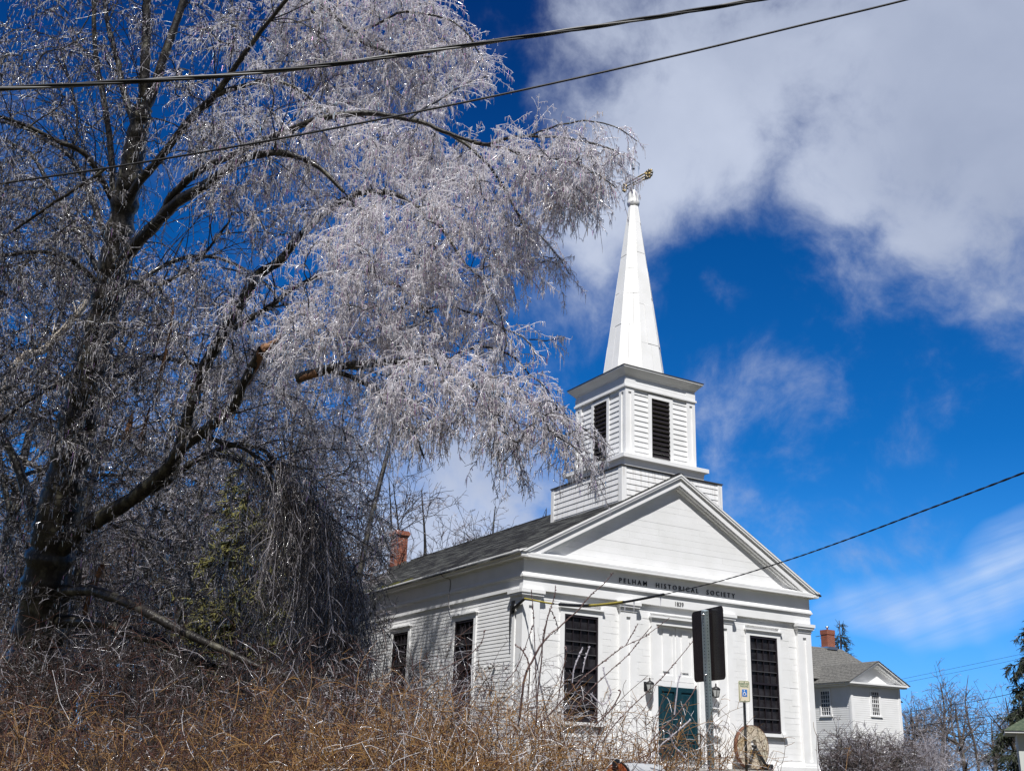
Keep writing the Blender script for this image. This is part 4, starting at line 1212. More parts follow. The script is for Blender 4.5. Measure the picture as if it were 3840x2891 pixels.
# ---- the ice-laden tree on the left
DT = 17.0
LIMBS = [   # px path (u, v, depth offset), width px at both ends
    ([(95, 2960, 0), (130, 2560, 0), (165, 2250, 0), (215, 1950, 0), (262, 1736, 0), (335, 1400, 0), (400, 1130, 0), (455, 830, 0), (500, 590, 0), (535, 400, 0)], 215, 72),
    ([(535, 410, 0), (545, 260, 0), (550, 100, .1), (556, -150, .2)], 44, 26),
    ([(530, 430, 0), (575, 340, .1), (625, 190, .2), (690, 0, .4), (740, -120, .5)], 44, 22),
    ([(465, 800, 0), (520, 690, -.3), (600, 600, -.6), (721, 445, -.9), (811, 360, -1.1), (901, 234, -1.3), (961, 144, -1.4), (1090, -20, -1.6)], 40, 14),
    ([(811, 360, -1.1), (901, 324, -1.2), (1021, 300, -1.3), (1130, 345, -1.4), (1230, 440, -1.4)], 20, 8),
    ([(405, 1050, 0), (490, 940, -.4), (589, 835, -.9), (661, 763, -1.2), (781, 691, -1.6), (901, 607, -1.9), (1051, 577, -2.2), (1180, 620, -2.4), (1290, 720, -2.5)], 52, 12),
    ([(620, 800, -1), (637, 745, -1.1), (721, 661, -1.3), (853, 589, -1.5), (1021, 517, -1.7), (1200, 450, -2), (1380, 430, -2.0), (1530, 450, -2.2), (1632, 480, -2.4), (1770, 560, -2.7), (1880, 690, -3), (1960, 840, -3.3)], 32, 7),
    ([(430, 940, 0), (420, 721, .4), (414, 571, .5), (384, 360, .6), (354, 180, .7), (356, -60, .8)], 30, 18),
    ([(520, 520, 0), (470, 350, .3), (451, 250, .4), (415, 120, .5), (380, -40, .6)], 28, 16),
    ([(425, 760, 0), (330, 589, -.3), (210, 529, -.6), (90, 469, -.8), (-60, 420, -1)], 24, 10),
    ([(400, 900, 0), (336, 721, .6), (270, 601, .8), (180, 529, 1), (60, 470, 1.2), (-80, 440, 1.4)], 26, 10),
    ([(270, 601, .8), (290, 460, .8), (262, 320, .9), (225, 180, 1)], 11, 6),
    ([(-40, 905, -2), (0, 883, -2), (180, 769, -2), (390, 637, -2)], 7, 12),
    ([(360, 1010, 0), (264, 829, .5), (168, 673, .9), (108, 571, 1.2), (20, 520, 1.3)], 22, 9),
    ([(360, 1050, 0), (250, 960, -.5), (130, 940, -1), (0, 960, -1.3), (-90, 1010, -1.5)], 22, 9),
    ([(180, 2120, 0), (300, 1990, -.3), (430, 1910, -.5), (541, 1837, -.7), (661, 1711, -.9), (709, 1549, -1), (751, 1411, -1), (823, 1272, -1.1), (901, 1140, -1.2), (961, 1038, -1.2), (1051, 978, -1.3), (1111, 900, -1.4), (1220, 800, -1.5), (1330, 735, -1.9), (1450, 725, -2.2), (1536, 763, -2.5), (1650, 853, -2.9), (1750, 1000, -3.2)], 68, 8),
    ([(640, 1740, -.9), (679, 1681, -1.2), (781, 1603, -1.5), (871, 1531, -1.8), (919, 1429, -2), (985, 1309, -2.2)], 44, 30),
    ([(800, 1310, -1.1), (829, 1260, -.9), (931, 1200, -.8), (1021, 1140, -.8), (1099, 1080, -.8), (1200, 1030, -1.2), (1330, 1010, -1.8), (1480, 1060, -2.5), (1600, 1170, -3)], 26, 8),
    ([(1111, 1424, -3.2), (1190, 1395, -3.2), (1302, 1371, -3.2), (1476, 1358, -3.2), (1649, 1363, -3.2), (1771, 1441, -3.2), (1875, 1476, -3.2), (2049, 1528, -3.2), (2150, 1630, -3.2), (2205, 1770, -3.2)], 32, 6),
    ([(1240, 1383, -3.2), (1330, 1420, -3.1), (1450, 1480, -3), (1540, 1580, -3), (1590, 1720, -3)], 18, 6),
    ([(500, 1870, -.6), (571, 1837, -.4), (631, 1801, -.3), (721, 1735, -.2), (811, 1687, -.2), (900, 1665, -.2), (1000, 1700, -.2), (1090, 1840, -.3), (1150, 2020, -.4), (1180, 2200, -.4)], 32, 9),
    ([(700, 1600, -1), (763, 1639, -1.4), (931, 1693, -1.6), (1033, 1789, -1.8), (1081, 1891, -1.9), (1120, 2050, -2)], 20, 7),
    ([(760, 1700, -.3), (900, 1720, -.8), (1030, 1830, -1), (1150, 2000, -1.1), (1230, 2200, -1.2), (1270, 2400, -1.2)], 20, 7),
    ([(200, 2240, 0), (247, 2216, -.4), (348, 2216, -.8), (456, 2254, -1.2), (570, 2305, -1.6), (696, 2374, -1.9), (823, 2431, -2.2), (1013, 2514, -2.5), (1203, 2545, -2.7), (1400, 2575, -2.8)], 46, 12),
    ([(200, 2330, 0), (304, 2330, -.6), (411, 2337, -1), (506, 2381, -1.3), (601, 2406, -1.6), (696, 2457, -1.8), (800, 2500, -2)], 50, 26),
    ([(150, 2000, 0), (80, 1800, .3), (20, 1660, .5), (-80, 1560, .7)], 44, 20),
    ([(330, 1350, 0), (240, 1430, -.6), (140, 1480, -1), (20, 1560, -1.4), (-60, 1640, -1.5)], 30, 10),
    ([(340, 1290, 0), (470, 1080, -.8), (620, 1060, -1.2), (760, 960, -1.5), (860, 830, -1.8)], 20, 8),
    ([(350, 1240, 0), (540, 1050, .8), (700, 970, 1.2), (850, 980, 1.4), (990, 1060, 1.5), (1100, 1180, 1.6)], 24, 7),
    ([(300, 1460, 0), (470, 1400, .9), (560, 1340, 1.2), (640, 1345, 1.4), (740, 1370, 1.6), (830, 1420, 1.8), (900, 1440, 2)], 26, 14),
    ([(1170, -60, .2), (1200, 12, .2), (1236, 48, .2), (1320, 132, .1), (1380, 174, 0), (1500, 210, 0), (1620, 215, 0)], 26, 6),
    ([(1120, -60, .2), (1141, 0, .2), (1195, 90, .1), (1190, 210, 0), (1215, 330, -.1)], 18, 7),
    ([(1320, 132, .1), (1420, 90, .1), (1520, 48, 0), (1640, 60, 0), (1740, 120, -.1), (1810, 220, -.2)], 11, 5),
    ([(1530, 450, -2.5), (1680, 360, -1.7), (1760, 310, -1.2), (1830, 290, -1)], 8, 4),
    ([(1632, 480, -2.6), (1795, 535, -2.9), (1909, 517, -3.1), (2041, 510, -3.3), (2191, 529, -3.5), (2280, 556, -3.6), (2340, 584, -3.7)], 14, 3),
    ([(1960, 512, -3.2), (2029, 492, -3.2), (2101, 468, -3.3), (2209, 452, -3.4), (2300, 472, -3.5), (2388, 530, -3.6)], 7, 3),
    ([(1800, 536, -2.9), (1867, 553, -2.9), (1927, 568, -3), (2011, 613, -3.1), (2071, 679, -3.2), (2150, 745, -3.3), (2245, 817, -3.4)], 9, 3),
    ([(1850, 548, -2.9), (1921, 571, -3.3), (2101, 600, -3.5), (2221, 637, -3.7), (2310, 706, -3.8)], 8, 3),
    ([(1880, 690, -2.9), (1930, 780, -3), (1980, 850, -3.1), (2040, 900, -3.1), (2090, 960, -3.1), (2135, 1030, -3.1)], 8, 3),
    ([(1750, 1000, -3.2), (1830, 1080, -3.4), (1880, 1180, -3.6), (1900, 1290, -3.8)], 8, 4),
    ([(1649, 1363, -3.2), (1790, 1300, -3.3), (1900, 1320, -3.4), (1990, 1400, -3.5), (2060, 1470, -3.5)], 9, 4),
    ([(2049, 1528, -3.2), (2150, 1580, -3.3), (2240, 1650, -3.4), (2275, 1710, -3.4)], 7, 3),
    ([(1736, 1420, -3.2), (1830, 1520, -3), (1900, 1640, -2.9), (1950, 1740, -2.9), (1965, 1820, -2.9)], 8, 3),
    ([(1960, 1500, -3.2), (2060, 1590, -3.1), (2170, 1700, -3.1), (2240, 1815, -3.1)], 7, 3),
    ([(1985, 1272, -3.4), (2060, 1278, -3.4), (2112, 1268, -3.4)], 4, 2),
    ([(1590, 1160, -3), (1670, 1150, -3.2), (1780, 1180, -3.4), (1880, 1230, -3.6), (1960, 1265, -3.7), (2010, 1330, -3.8)], 8, 3),
]
rt = np.random.default_rng(21)
tree = thing('ice_coated_tree', at(95, 2960, DT), 'huge bare tree on the left with every drooping twig coated in glittering ice', 'tree')
trunk = Tubes(); SK_P, SK_T = [], []
limb_polys = []
for i, (path, w0, w1) in enumerate(LIMBS):
    pts = np.array([at(u, v, DT + d) for u, v, d in path])
    L = np.linalg.norm(np.diff(pts, axis=0), axis=1).sum(); n = max(6, int(L / .07))
    P = spline(pts, n)
    wob_ = rt.normal(size=(n, 3)).cumsum(0) * .006; wob_ -= np.linspace(0, 1, n)[:, None] * wob_[-1]
    P = P + wob_ * min(1.0, 20.0 / w0)
    R = np.linspace(w0, w1, n) * (1.0 if w0 < 60 else .95) / 2 / FPX * DT * (1 + .06 * np.sin(np.arange(n) * .9 + i) + .05 * rt.normal(size=n))
    if i == 0:
        R = R * (1 + .35 * np.exp(-np.linspace(0, 1, n) * 9))
    trunk.add(P, R, 0, 10 if w0 > 40 else 6)
    SK_P.append(P); SK_T.append(unit(np.gradient(P, axis=0)))
    limb_polys.append(P[None])
trunk.build('trunk', [BARK], tree)
# the broken ends: torn orange wood
for pth, w0, w1 in (([(985, 1312, -2.2), (1020, 1290, -2.22), (1057, 1252, -2.22)], 34, 5), ([(1108, 1428, -3.2), (1150, 1412, -3.24), (1195, 1398, -3.22)], 10, 26), ([(500, 1540, .3), (488, 1590, .3), (470, 1650, .3)], 5, 34), ([(560, 1530, .3), (545, 1590, .3), (530, 1660, .3)], 5, 26), ([(650, 1120, .9), (640, 1240, .9), (610, 1380, .9), (585, 1480, .9)], 8, 24), ([(380, 2120, .4), (330, 2250, .3), (310, 2330, .3)], 34, 14), ([(930, 1440, -1.9), (985, 1316, -2.24)], 12, 30)):
    pts = np.array([at(u, v, DT + d) for u, v, d in pth]); P = spline(pts, 16) + rt.normal(size=(16, 3)) * .006
    Tubes().add(P, np.linspace(w0, w1, 16) / 2 / FPX * DT, 0, 7).build('torn_wood', [SPLIT], tree)

# branches: grown out from the limbs to fill the crown
ZONES = [   # polygon, attractors, depth lo, hi (offset), droop
    ([(-80, -60), (1000, -60), (1050, 300), (900, 560), (620, 600), (480, 900), (-80, 900)], 175, -2.5, 2.5),
    ([(-80, 560), (330, 700), (400, 950), (-80, 1000)], 90, -2.5, 2.5),
    ([(1040, -60), (1600, -60), (1720, 60), (1815, 180), (1835, 250), (1770, 290), (1700, 335), (1620, 400), (1480, 380), (1180, 420), (1060, 250)], 320, -.3, .9),
    ([(700, 420), (1200, 380), (1600, 440), (1850, 560), (1800, 700), (1500, 760), (1250, 820), (1000, 900), (800, 760)], 280, -2.3, -1.1),
    ([(1300, 760), (1800, 640), (1960, 780), (2050, 960), (1930, 1000), (1860, 1180), (1890, 1290), (1700, 1330), (1400, 1340), (1050, 1330), (1150, 950)], 360, -3.7, -2.3),
    ([(1880, 540), (2150, 500), (2330, 600), (2280, 690), (2180, 760), (2020, 720), (1900, 640)], 105, -3.9, -3.1),
    ([(2000, 720), (2180, 750), (2200, 800), (2080, 780)], 12, -3.6, -3),
    ([(1880, 760), (1990, 860), (2110, 1000), (2030, 1000), (1900, 880)], 34, -3.4, -2.6),
    ([(1500, 1330), (1850, 1320), (2010, 1420), (2180, 1600), (2210, 1740), (1960, 1620), (1930, 1780), (1800, 1600), (1640, 1680), (1480, 1620), (1380, 1480)], 175, -4.6, -3.4),
    ([(450, 1000), (900, 1000), (1200, 1380), (1480, 1400), (1600, 1640), (1300, 1700), (900, 1650), (450, 1650)], 260, -2.6, 2),
    ([(-80, 950), (450, 1000), (450, 1700), (-80, 1700)], 240, -2.6, 2.5),
    ([(-80, 1650), (700, 1650), (1080, 1700), (1250, 2100), (1300, 2500), (900, 2600), (-80, 2600)], 330, -1.4, 2.2),
    ([(1000, 1660), (1300, 1660), (1420, 1900), (1430, 2300), (1360, 2560), (1120, 2560), (1050, 2000)], 70, -2.2, -.2),
]
keep_out = [(330, 90, 80), (600, 470, 60), (960, 740, 70), (1010, 1180, 90), (1090, 1120, 70), (160, 330, 90), (905, 330, 40), (1040, 560, 45), (640, 330, 45), (1130, 690, 50)]
AT, AZ = [], []
for zi, (poly, n, d0, d1) in enumerate(ZONES):
    u, v = sample_poly(poly, n, rt)
    ok = np.ones(n, bool)
    for (a, b, r) in keep_out: ok &= (u - a) ** 2 + (v - b) ** 2 > (.72 * r) ** 2
    u, v = u[ok], v[ok]
    AT.append(rays(u, v, DT + rt.uniform(d0, d1, len(u)))); AZ.append(np.full(len(u), zi))
AT = np.concatenate(AT); AZ = np.concatenate(AZ)
SP_ = np.concatenate(SK_P); ST_ = np.concatenate(SK_T)
# leave the lowest bare bole out of the skeleton's growing part
dmin = np.array([np.min(((SP_ - a) ** 2).sum(1)) for a in AT]); order = np.argsort(dmin)
cap = len(SP_) + len(AT) * 12
NP_ = np.empty((cap, 3)); NT_ = np.empty((cap, 3)); cnt = len(SP_); NP_[:cnt] = SP_; NT_[:cnt] = ST_
BR = {}
nb = 10
BP, BRad = [], []
for k in order:
    A_ = AT[k]; d2 = ((NP_[:cnt] - A_) ** 2).sum(1)
    up_pen = np.maximum(0, NP_[:cnt, 2] - A_[2]) * .15
    j = int(np.argmin(np.sqrt(d2) + up_pen)); d = math.sqrt(d2[j])
    if d < .04: continue
    p0, t0 = NP_[j], NT_[j]
    dirn = (A_ - p0) / d
    if t0 @ dirn < 0: t0 = t0 - 1.6 * (t0 @ dirn) * dirn
    c1 = p0 + t0 * d * .35 + np.array((0, 0, .10 * d)); c2 = A_ - dirn * d * .25 + np.array((0, 0, .16 * d))
    t = np.linspace(0, 1, nb)[:, None]
    P = (1 - t) ** 3 * p0 + 3 * (1 - t) ** 2 * t * c1 + 3 * (1 - t) * t ** 2 * c2 + t ** 3 * A_
    P[1:-1] += rt.normal(size=(nb - 2, 3)) * .012 * min(1, d * 2)
    BP.append(P); BRad.append(np.linspace(.0062 + .0125 * min(d, 1.6), .0045, nb))
    NP_[cnt:cnt + nb - 1] = P[1:]; NT_[cnt:cnt + nb - 1] = unit(np.gradient(P, axis=0))[1:]; cnt += nb - 1
BP = np.array(BP); BRad = np.array(BRad)


def project(P):
    d = P - CL; z = d @ FW
    return CX + FPX * (d @ RT) / z, CY - FPX * (d @ UP) / z


def icy(P):
    "how heavy the ice is: most on the open right-hand crown, least deep in the lower left"
    u, v = project(P)
    a = np.clip((u - 500) / 900, 0, 1) * np.clip((2100 - v) / 900, 0, 1)
    return .10 + .90 * np.clip(a * 1.25, 0, 1)


br = Tubes(); br.add(BP, BRad, 0, 4)
br.build('branch', [BARK], tree)
# twigs
lim_thin = [P for P, (_, w0, w1) in zip(limb_polys, LIMBS) if w0 < 30]
P0, D0, t0_ = sprout(lim_thin, .055, rt, .1, 1.0)
P1, D1, _ = sprout([BP], .060, rt, .12, 1.0)
# arching tips continue each branch
PT_ = BP[:, -1]; DT_ = unit(BP[:, -1] - BP[:, -2])
SPp = np.concatenate([P0, P1, PT_]); SPd = np.concatenate([D0, D1, DT_])
m_ = len(SPp); ic = icy(SPp)
n2_ = 9
Ls = rt.uniform(.20, .72, m_)
Ls[:len(P0)] *= 1.0 - .62 * t0_ ** 2
T2 = grow(SPp, SPd, Ls, n2_, rt.uniform(.05, .26, m_), .095, rt)
R2 = taper(.0044 + .0010 * ic, .0031 + .0008 * ic, n2_, m_)
P3, D3, t3 = sprout([T2], .034, rt, .06, 1.0, (30, 80))
m3 = len(P3); n3 = 4
T3 = grow(P3, D3, rt.gamma(2.2, .022, m3) + .012, n3, rt.uniform(.0, .30, m3), .15, rt)
ic3 = icy(P3)
R3 = taper(.0034, .0026, n3, m3)
def kinds(ic, rng, w=(0.5, .5)):
    "0 dark twig, 1 grey twig, 2 clear ice, 3 grey ice"
    r = rng.random(len(ic)); k = np.zeros(len(ic), int)
    k[r < ic] = 2; k[r < ic * .38] = 3
    k[(k == 0) & (rng.random(len(ic)) < .24)] = 1
    return k
tw = Tubes()
tw.add(T2, R2, kinds(np.minimum(ic * .95, .97), rt), 3); tw.add(T3, R3 * (1 + .25 * ic3)[:, None], kinds(ic3, rt), 3)
tw.build('twig', [TWIG, TWIG2, ICE, ICE_G], tree)
# long bare dark shoots and the hanging curtain beside the church
Lb = [P for P, (_, w0, w1) in zip(limb_polys, LIMBS) if 8 <= w0 < 60]
p, d, _ = sprout(Lb, .34, rt, .12, 1.0, (25, 60)); uu, vv = project(p); k_ = uu < 1350 - np.clip(vv - 1200, 0, 800) * .4; p, d = p[k_], d[k_]; m = len(p)
DS = grow(p, d + (0, 0, .25), rt.uniform(.8, 2.2, m), 16, rt.uniform(.02, .10, m), .07, rt)
dsh = Tubes().add(DS, taper(rt.uniform(.007, .013, m), .004, 16, m), 0, 4)
p, d, _ = sprout([DS], .14, rt, .2, 1.0, (25, 60)); m = len(p)
dsh.add(grow(p, d, rt.uniform(.15, .55, m), 7, .08, .10, rt), taper(.0042, .0028, 7, m), 1, 3)
cur = [P for P, (pa, w0, w1) in zip(limb_polys, LIMBS) if 1050 < pa[-1][0] < 1300 and pa[-1][1] > 2000]
p, d, _ = sprout(cur, .009, rt, .42, 1.0, (20, 70)); uu, vv = project(p); k_ = (uu > 960) & (vv > 1640); p, d = p[k_], d[k_]; m = len(p)
CU = grow(p + rt.normal(size=(m, 3)) * .10 + RT * rt.uniform(0, .55, m)[:, None], d * .5 + (0, 0, -.45), rt.uniform(.6, 2.3, m), 18, .16, .07, rt)
dsh.add(CU, taper(.0050, .0028, 18, m), rt.choice([1, 2, 3], m, p=[.55, .27, .18]), 3)
p, d, _ = sprout([CU], .10, rt, .1, 1.0, (20, 60)); m = len(p)
dsh.add(grow(p, d, rt.uniform(.05, .35, m), 5, .16, .12, rt), taper(.0034, .0024, 5, m), rt.choice([1, 2, 3], m, p=[.5, .3, .2]), 3)
dsh.build('hanging_branch', [BARK, TWIG, TWIG2, ICE_G], tree)
# icicles and frozen drops hanging under the twigs
allp = np.concatenate([T2[:, 1:].reshape(-1, 3), T3[:, 1:].reshape(-1, 3)])
ia = icy(allp); sel = rt.random(len(allp)) < .05 + ia * .36
q = allp[sel]; m4 = len(q)
dn_ = np.zeros((m4, 3)); dn_[:, 2] = -1; dn_[:, :2] = rt.normal(size=(m4, 2)) * .05
P4 = np.stack([q, q + dn_ * (rt.gamma(2.0, .022, m4) + .012)[:, None]], 1)
k4 = rt.choice([0, 1, 2, 3, 4, 5], m4, p=[.58, .17, .09, .06, .055, .045])
ice = Tubes(); ice.add(P4, taper(.0050, .0014, 2, m4), k4, 3)
ice.build('icicle', [ICE, ICE_G, ICE_BEAD, ICE_BEAD2, ICE_BEAD3, ICE_BEAD4], tree)


# ---- other bare trees: trunk and boughs, twigs
def bare_tree(name, base, H_, lean, label, seed, rad=.16, nl=26, spread=.45, l1=.42, tw_len=(.5, 1.1), tw_sp=.30, t_lo=.28, mats=None, up=.5, group='bare trees behind', tr=.010, fork=0, tw2=.14, droop=.03):
    r = np.random.default_rng(seed)
    base = np.array(base, float); e = thing(name, base, label, 'tree', group)
    top = base + np.array((lean[0], lean[1], H_)); n = 26
    P = spline([base - (0, 0, .3), base + (top - base) * .35 + np.append(r.normal(size=2) * .02 * H_, 0), base + (top - base) * .7 + np.append(r.normal(size=2) * .025 * H_, 0), top], n)
    t = Tubes(); R = taper(rad, rad * .12, n, p=.8); t.add(P, R, 0, 8)
    stems = [P]
    for f in range(fork):
        i = int(n * r.uniform(.2, .45)); a = r.uniform(0, 6.28); dirn = unit(np.array((math.cos(a) * .45, math.sin(a) * .45, 1.)))
        Q_ = grow(P[i][None], dirn[None], (H_ * (1 - i / n) * r.uniform(.75, 1.0)), n, -.02, .03, r)[0]; t.add(Q_, taper(R[i] * .7, rad * .1, n), 0, 6); stems.append(Q_)
    B1, R1 = [], []
    for S_ in stems:
        k = max(4, int(nl / len(stems))); tt = np.sort(r.uniform(t_lo, .98, k)); i = (tt * (n - 1)).astype(int)
        a = r.uniform(0, 6.28, k); d = np.stack([np.cos(a), np.sin(a), np.full(k, up) + r.normal(size=k) * .25], 1)
        L_ = H_ * l1 * (1.12 - tt) * r.uniform(.7, 1.2, k) * spread / .45
        B1.append(grow(S_[i], d, L_, 12, -.03 + droop, .09, r)); R1.append(taper(np.maximum(rad * .42 * (1 - tt), .012), .008, 12, k))
    B1 = np.concatenate(B1); t.add(B1, np.concatenate(R1), 0, 5)
    p, d, _ = sprout([B1], .42, r, .2, 1.0, (25, 60)); m = len(p)
    B2 = grow(p, d + (0, 0, .15), r.uniform(*tw_len, m) * 1.3, 8, -.02 + droop, .12, r); t.add(B2, taper(.016, tr * .8, 8, m), 0, 3)
    t.build('trunk', [mats[0]], e)
    p, d, _ = sprout([B1, B2], tw_sp, r, .15, 1.0, (25, 65)); m = len(p)
    T_ = grow(p, d, r.uniform(*tw_len, m) * .55, 6, droop * 2, .15, r)
    c = Tubes(); kk = (r.random(m) < .4).astype(int); c.add(T_, taper(tr, tr * .6, 6, m), kk, 3)
    p, d, _ = sprout([T_], tw2, r, .2, 1.0, (30, 65)); m = len(p)
    c.add(grow(p, d, r.uniform(.10, .32, m), 3, .02, .15, r), taper(tr * .8, tr * .5, 3, m), (r.random(m) < .45).astype(int), 3)
    c.build('crown', [mats[1], mats[2]], e)
    return e


def base_at(u, d):
    p = at(u, 2880, d); p[2] = -1.5
    return p


FB = (FARBARK, FARTWIG, FARICE); DB = (BARK, TWIG, ICE_G)
G1 = 'bare trees in the wood behind the icy tree'
for i, (u, d, H_, ln, lab, kw) in enumerate((
        (-120, 25, 15, (.5, 0), 'bare forked tree at the far left edge behind the icy trunk', dict(fork=2)),
        (250, 29, 16, (-.6, 0), 'tall bare tree directly behind the icy trunk', dict(fork=1)),
        (560, 27, 13, (.3, 0), 'bare tree between the icy trunk and the dark pine', dict(fork=2)),
        (1010, 31, 12, (-.4, 0), 'bare tree whose trunk stands right of the dark pine', dict(fork=1)),
        (1080, 36, 10.0, (-.2, 0), 'slender bare tree nearest the rear corner of the church', dict(fork=1)),
        (420, 36, 17, (.4, 0), 'farthest and tallest bare tree of the wood on the left', dict(fork=2)))):
    bare_tree('bare_tree', base_at(u, d), H_, ln, lab, 40 + i, rad=.2, nl=44, mats=DB, group=G1, tw_sp=.16, tr=.009, tw_len=(.5, 1.2), t_lo=.12, tw2=.10, spread=.42, **kw)
bare_tree('bare_tree', (-5.5, .3, -1.5), 16.5, (1.5, -.2), 'tall slim bare tree beside the church that dapples its side wall with shadow', 57, rad=.13, nl=44, mats=DB, group=G1, tw_sp=.20, tr=.011, tw_len=(.5, 1.1), t_lo=.62, tw2=.16, spread=.26, up=.45, droop=.03, fork=0)
bt = thing('birch_tree', base_at(-60, 24), 'pale leaning birch trunk among the dark branches at the left', 'tree')
Pb = spline([at(-200, 2300, 24), at(30, 1440, 24), at(180, 1300, 24.2), at(320, 1140, 24.4), at(420, 980, 24.6)], 40)
Pb = np.vstack([[base_at(-330, 24)], Pb]); t = Tubes(); t.add(Pb, np.linspace(.13, .05, 41), 0, 8)
p, d, _ = sprout([Pb[None, 12:]], .5, rt, .3, 1, (30, 60)); t.add(grow(p, d, rt.uniform(.8, 1.8, len(p)), 8, .0, .1, rt), taper(.02, .006, 8, len(p)), 0, 4)
t.build('trunk', [BIRCH], bt)
G2 = 'bare trees beyond the church roof'
for i, (u, d, H_, ln, lab, kw) in enumerate((
        (1500, 50, 13.4, (.2, 0), 'bare tree rising behind the church chimney', dict(fork=2, spread=.5, up=.9)),
        (1610, 54, 13.8, (2.8, -.8), 'bare tree leaning right above the church ridge', dict(fork=2, spread=.5, up=.8)),
        (2010, 62, 15.6, (.3, 0), 'bare tree top just showing left of the tower base', dict(fork=1, spread=.3)))):
    bare_tree('bare_tree', base_at(u, d), H_, ln, lab, 60 + i, rad=.24, nl=28, mats=(BARK, FARTWIG, FARICE), group=G2, tw_sp=.46, tr=.014, tw_len=(.8, 1.8), t_lo=.3, tw2=.3, **kw)
G3 = 'bare trees beyond the white house'
for i, (u, d, H_, ln, lab, kw) in enumerate((
        (3425, 74, 5.0, (.3, 0), 'bare tree with a pale trunk closest to the white house', dict(fork=2, spread=.6)),
        (3480, 82, 5.3, (.2, 0), 'crowded grey bare tree second from the white house', dict(fork=2, spread=.7)),
        (3530, 78, 7.2, (.8, 0), 'tall bare tree with upswept feathery top right of the white house', dict(fork=1, spread=.42, up=1.3)),
        (3625, 70, 5.0, (-.5, 0), 'dark trunked bare tree in the middle of the right hand group', dict(fork=2, spread=.6)),
        (3672, 76, 7.6, (-.1, 0), 'thin straight bare tree with sparse stub branches', dict(fork=0, spread=.3, up=1.0)),
        (3720, 84, 5.0, (.6, 0), 'low spreading bare tree left of the outbuilding', dict(fork=2, spread=.7)),
        (3830, 70, 5.6, (-.8, 0), 'brown bare tree leaning beneath the spruce boughs', dict(fork=3, spread=.5)))):
    sparse = lab.startswith('thin')
    bare_tree('bare_tree', base_at(u, d), H_, ln, lab, 80 + i, rad=.21 if not sparse else .13, nl=16 if sparse else 34, mats=FB, group=G3, tw_sp=.9 if sparse else .42, tr=.014, tw_len=(.4, .9) if sparse else (.7, 1.5), t_lo=.1, tw2=.9 if sparse else .28, **kw)


# ---- conifers
def conifer(name, base, H_, rb_, label, seed, mats, nb_=90, clump=(.10, .30), dens=.05, droop=.08, trunk_r=.2, t_lo=.08):
    r = np.random.default_rng(seed); base = np.array(base, float)
    e = thing(name, base, label, 'tree', 'evergreens')
    n = 20; P = spline([base - (0, 0, .3), base + (0, 0, H_ * .5), base + (0, 0, H_)], n)
    t = Tubes(); t.add(P, taper(trunk_r, .03, n), 0, 8)
    tt = np.sort(r.uniform(t_lo, .985, nb_)); i = tt * (n - 1); a = r.uniform(0, 6.28, nb_)
    p = base + np.stack([np.zeros(nb_), np.zeros(nb_), tt * H_], 1)
    L_ = rb_ * (1.06 - tt) ** .85 * r.uniform(.75, 1.15, nb_)
    d = np.stack([np.cos(a), np.sin(a), .35 * tt + .05], 1)
    B = grow(p, d, L_, 12, droop, .05, r); t.add(B, taper(np.maximum(.05 * (1 - tt), .015), .008, 12, nb_), 0, 4)
    t.build('trunk', [FARBARK], e)
    p, d, _ = sprout([B], .16, r, .12, 1.0, (35, 70)); m = len(p)
    S2 = grow(p, d, r.uniform(.25, .75, m), 6, droop * 2.2, .08, r)
    c = Tubes(); c.add(S2, taper(.02, .012, 6, m), 0, 3)
    p, d, _ = sprout([S2, B], dens, r, .1, 1.0, (25, 70)); m = len(p)
    c.add(grow(p, d, r.uniform(*clump, m), 3, droop * 3, .1, r), taper(.024, .010, 3, m), r.choice([0, 1], m, p=[.8, .2]), 3)
    c.build('crown', list(mats), e)
    return e


conifer('spruce', base_at(3985, 56), 9.7, 5.0, 'dark drooping spruce at the right edge above the outbuilding', 5, (NEEDLE, NEEDLE_ICE), nb_=110, clump=(.15, .42), dens=.035, droop=.10)
conifer('evergreen', base_at(3185, 84), 12.4, 2.4, 'narrow evergreen top behind the brick chimney of the white house', 6, (NEEDLE, NEEDLE_ICE), nb_=70, clump=(.2, .5), dens=.09)
conifer('evergreen', base_at(3130, 82), 11.2, 2.8, 'rounder evergreen hard against the brick chimney of the white house', 9, (NEEDLE, NEEDLE_ICE), nb_=60, clump=(.2, .5), dens=.10)
conifer('pine', base_at(810, 21.5), 6.6, 1.5, 'olive green pine seen through the dark branches', 8, (NEEDLE_Y, NEEDLE), nb_=80, clump=(.1, .3), dens=.05, droop=.04)
conifer('pine', base_at(600, 42), 9.0, 2.6, 'darker pine deep in the wood left of the olive green one', 12, (NEEDLE, NEEDLE_Y), nb_=80, clump=(.12, .35), dens=.06, droop=.04)


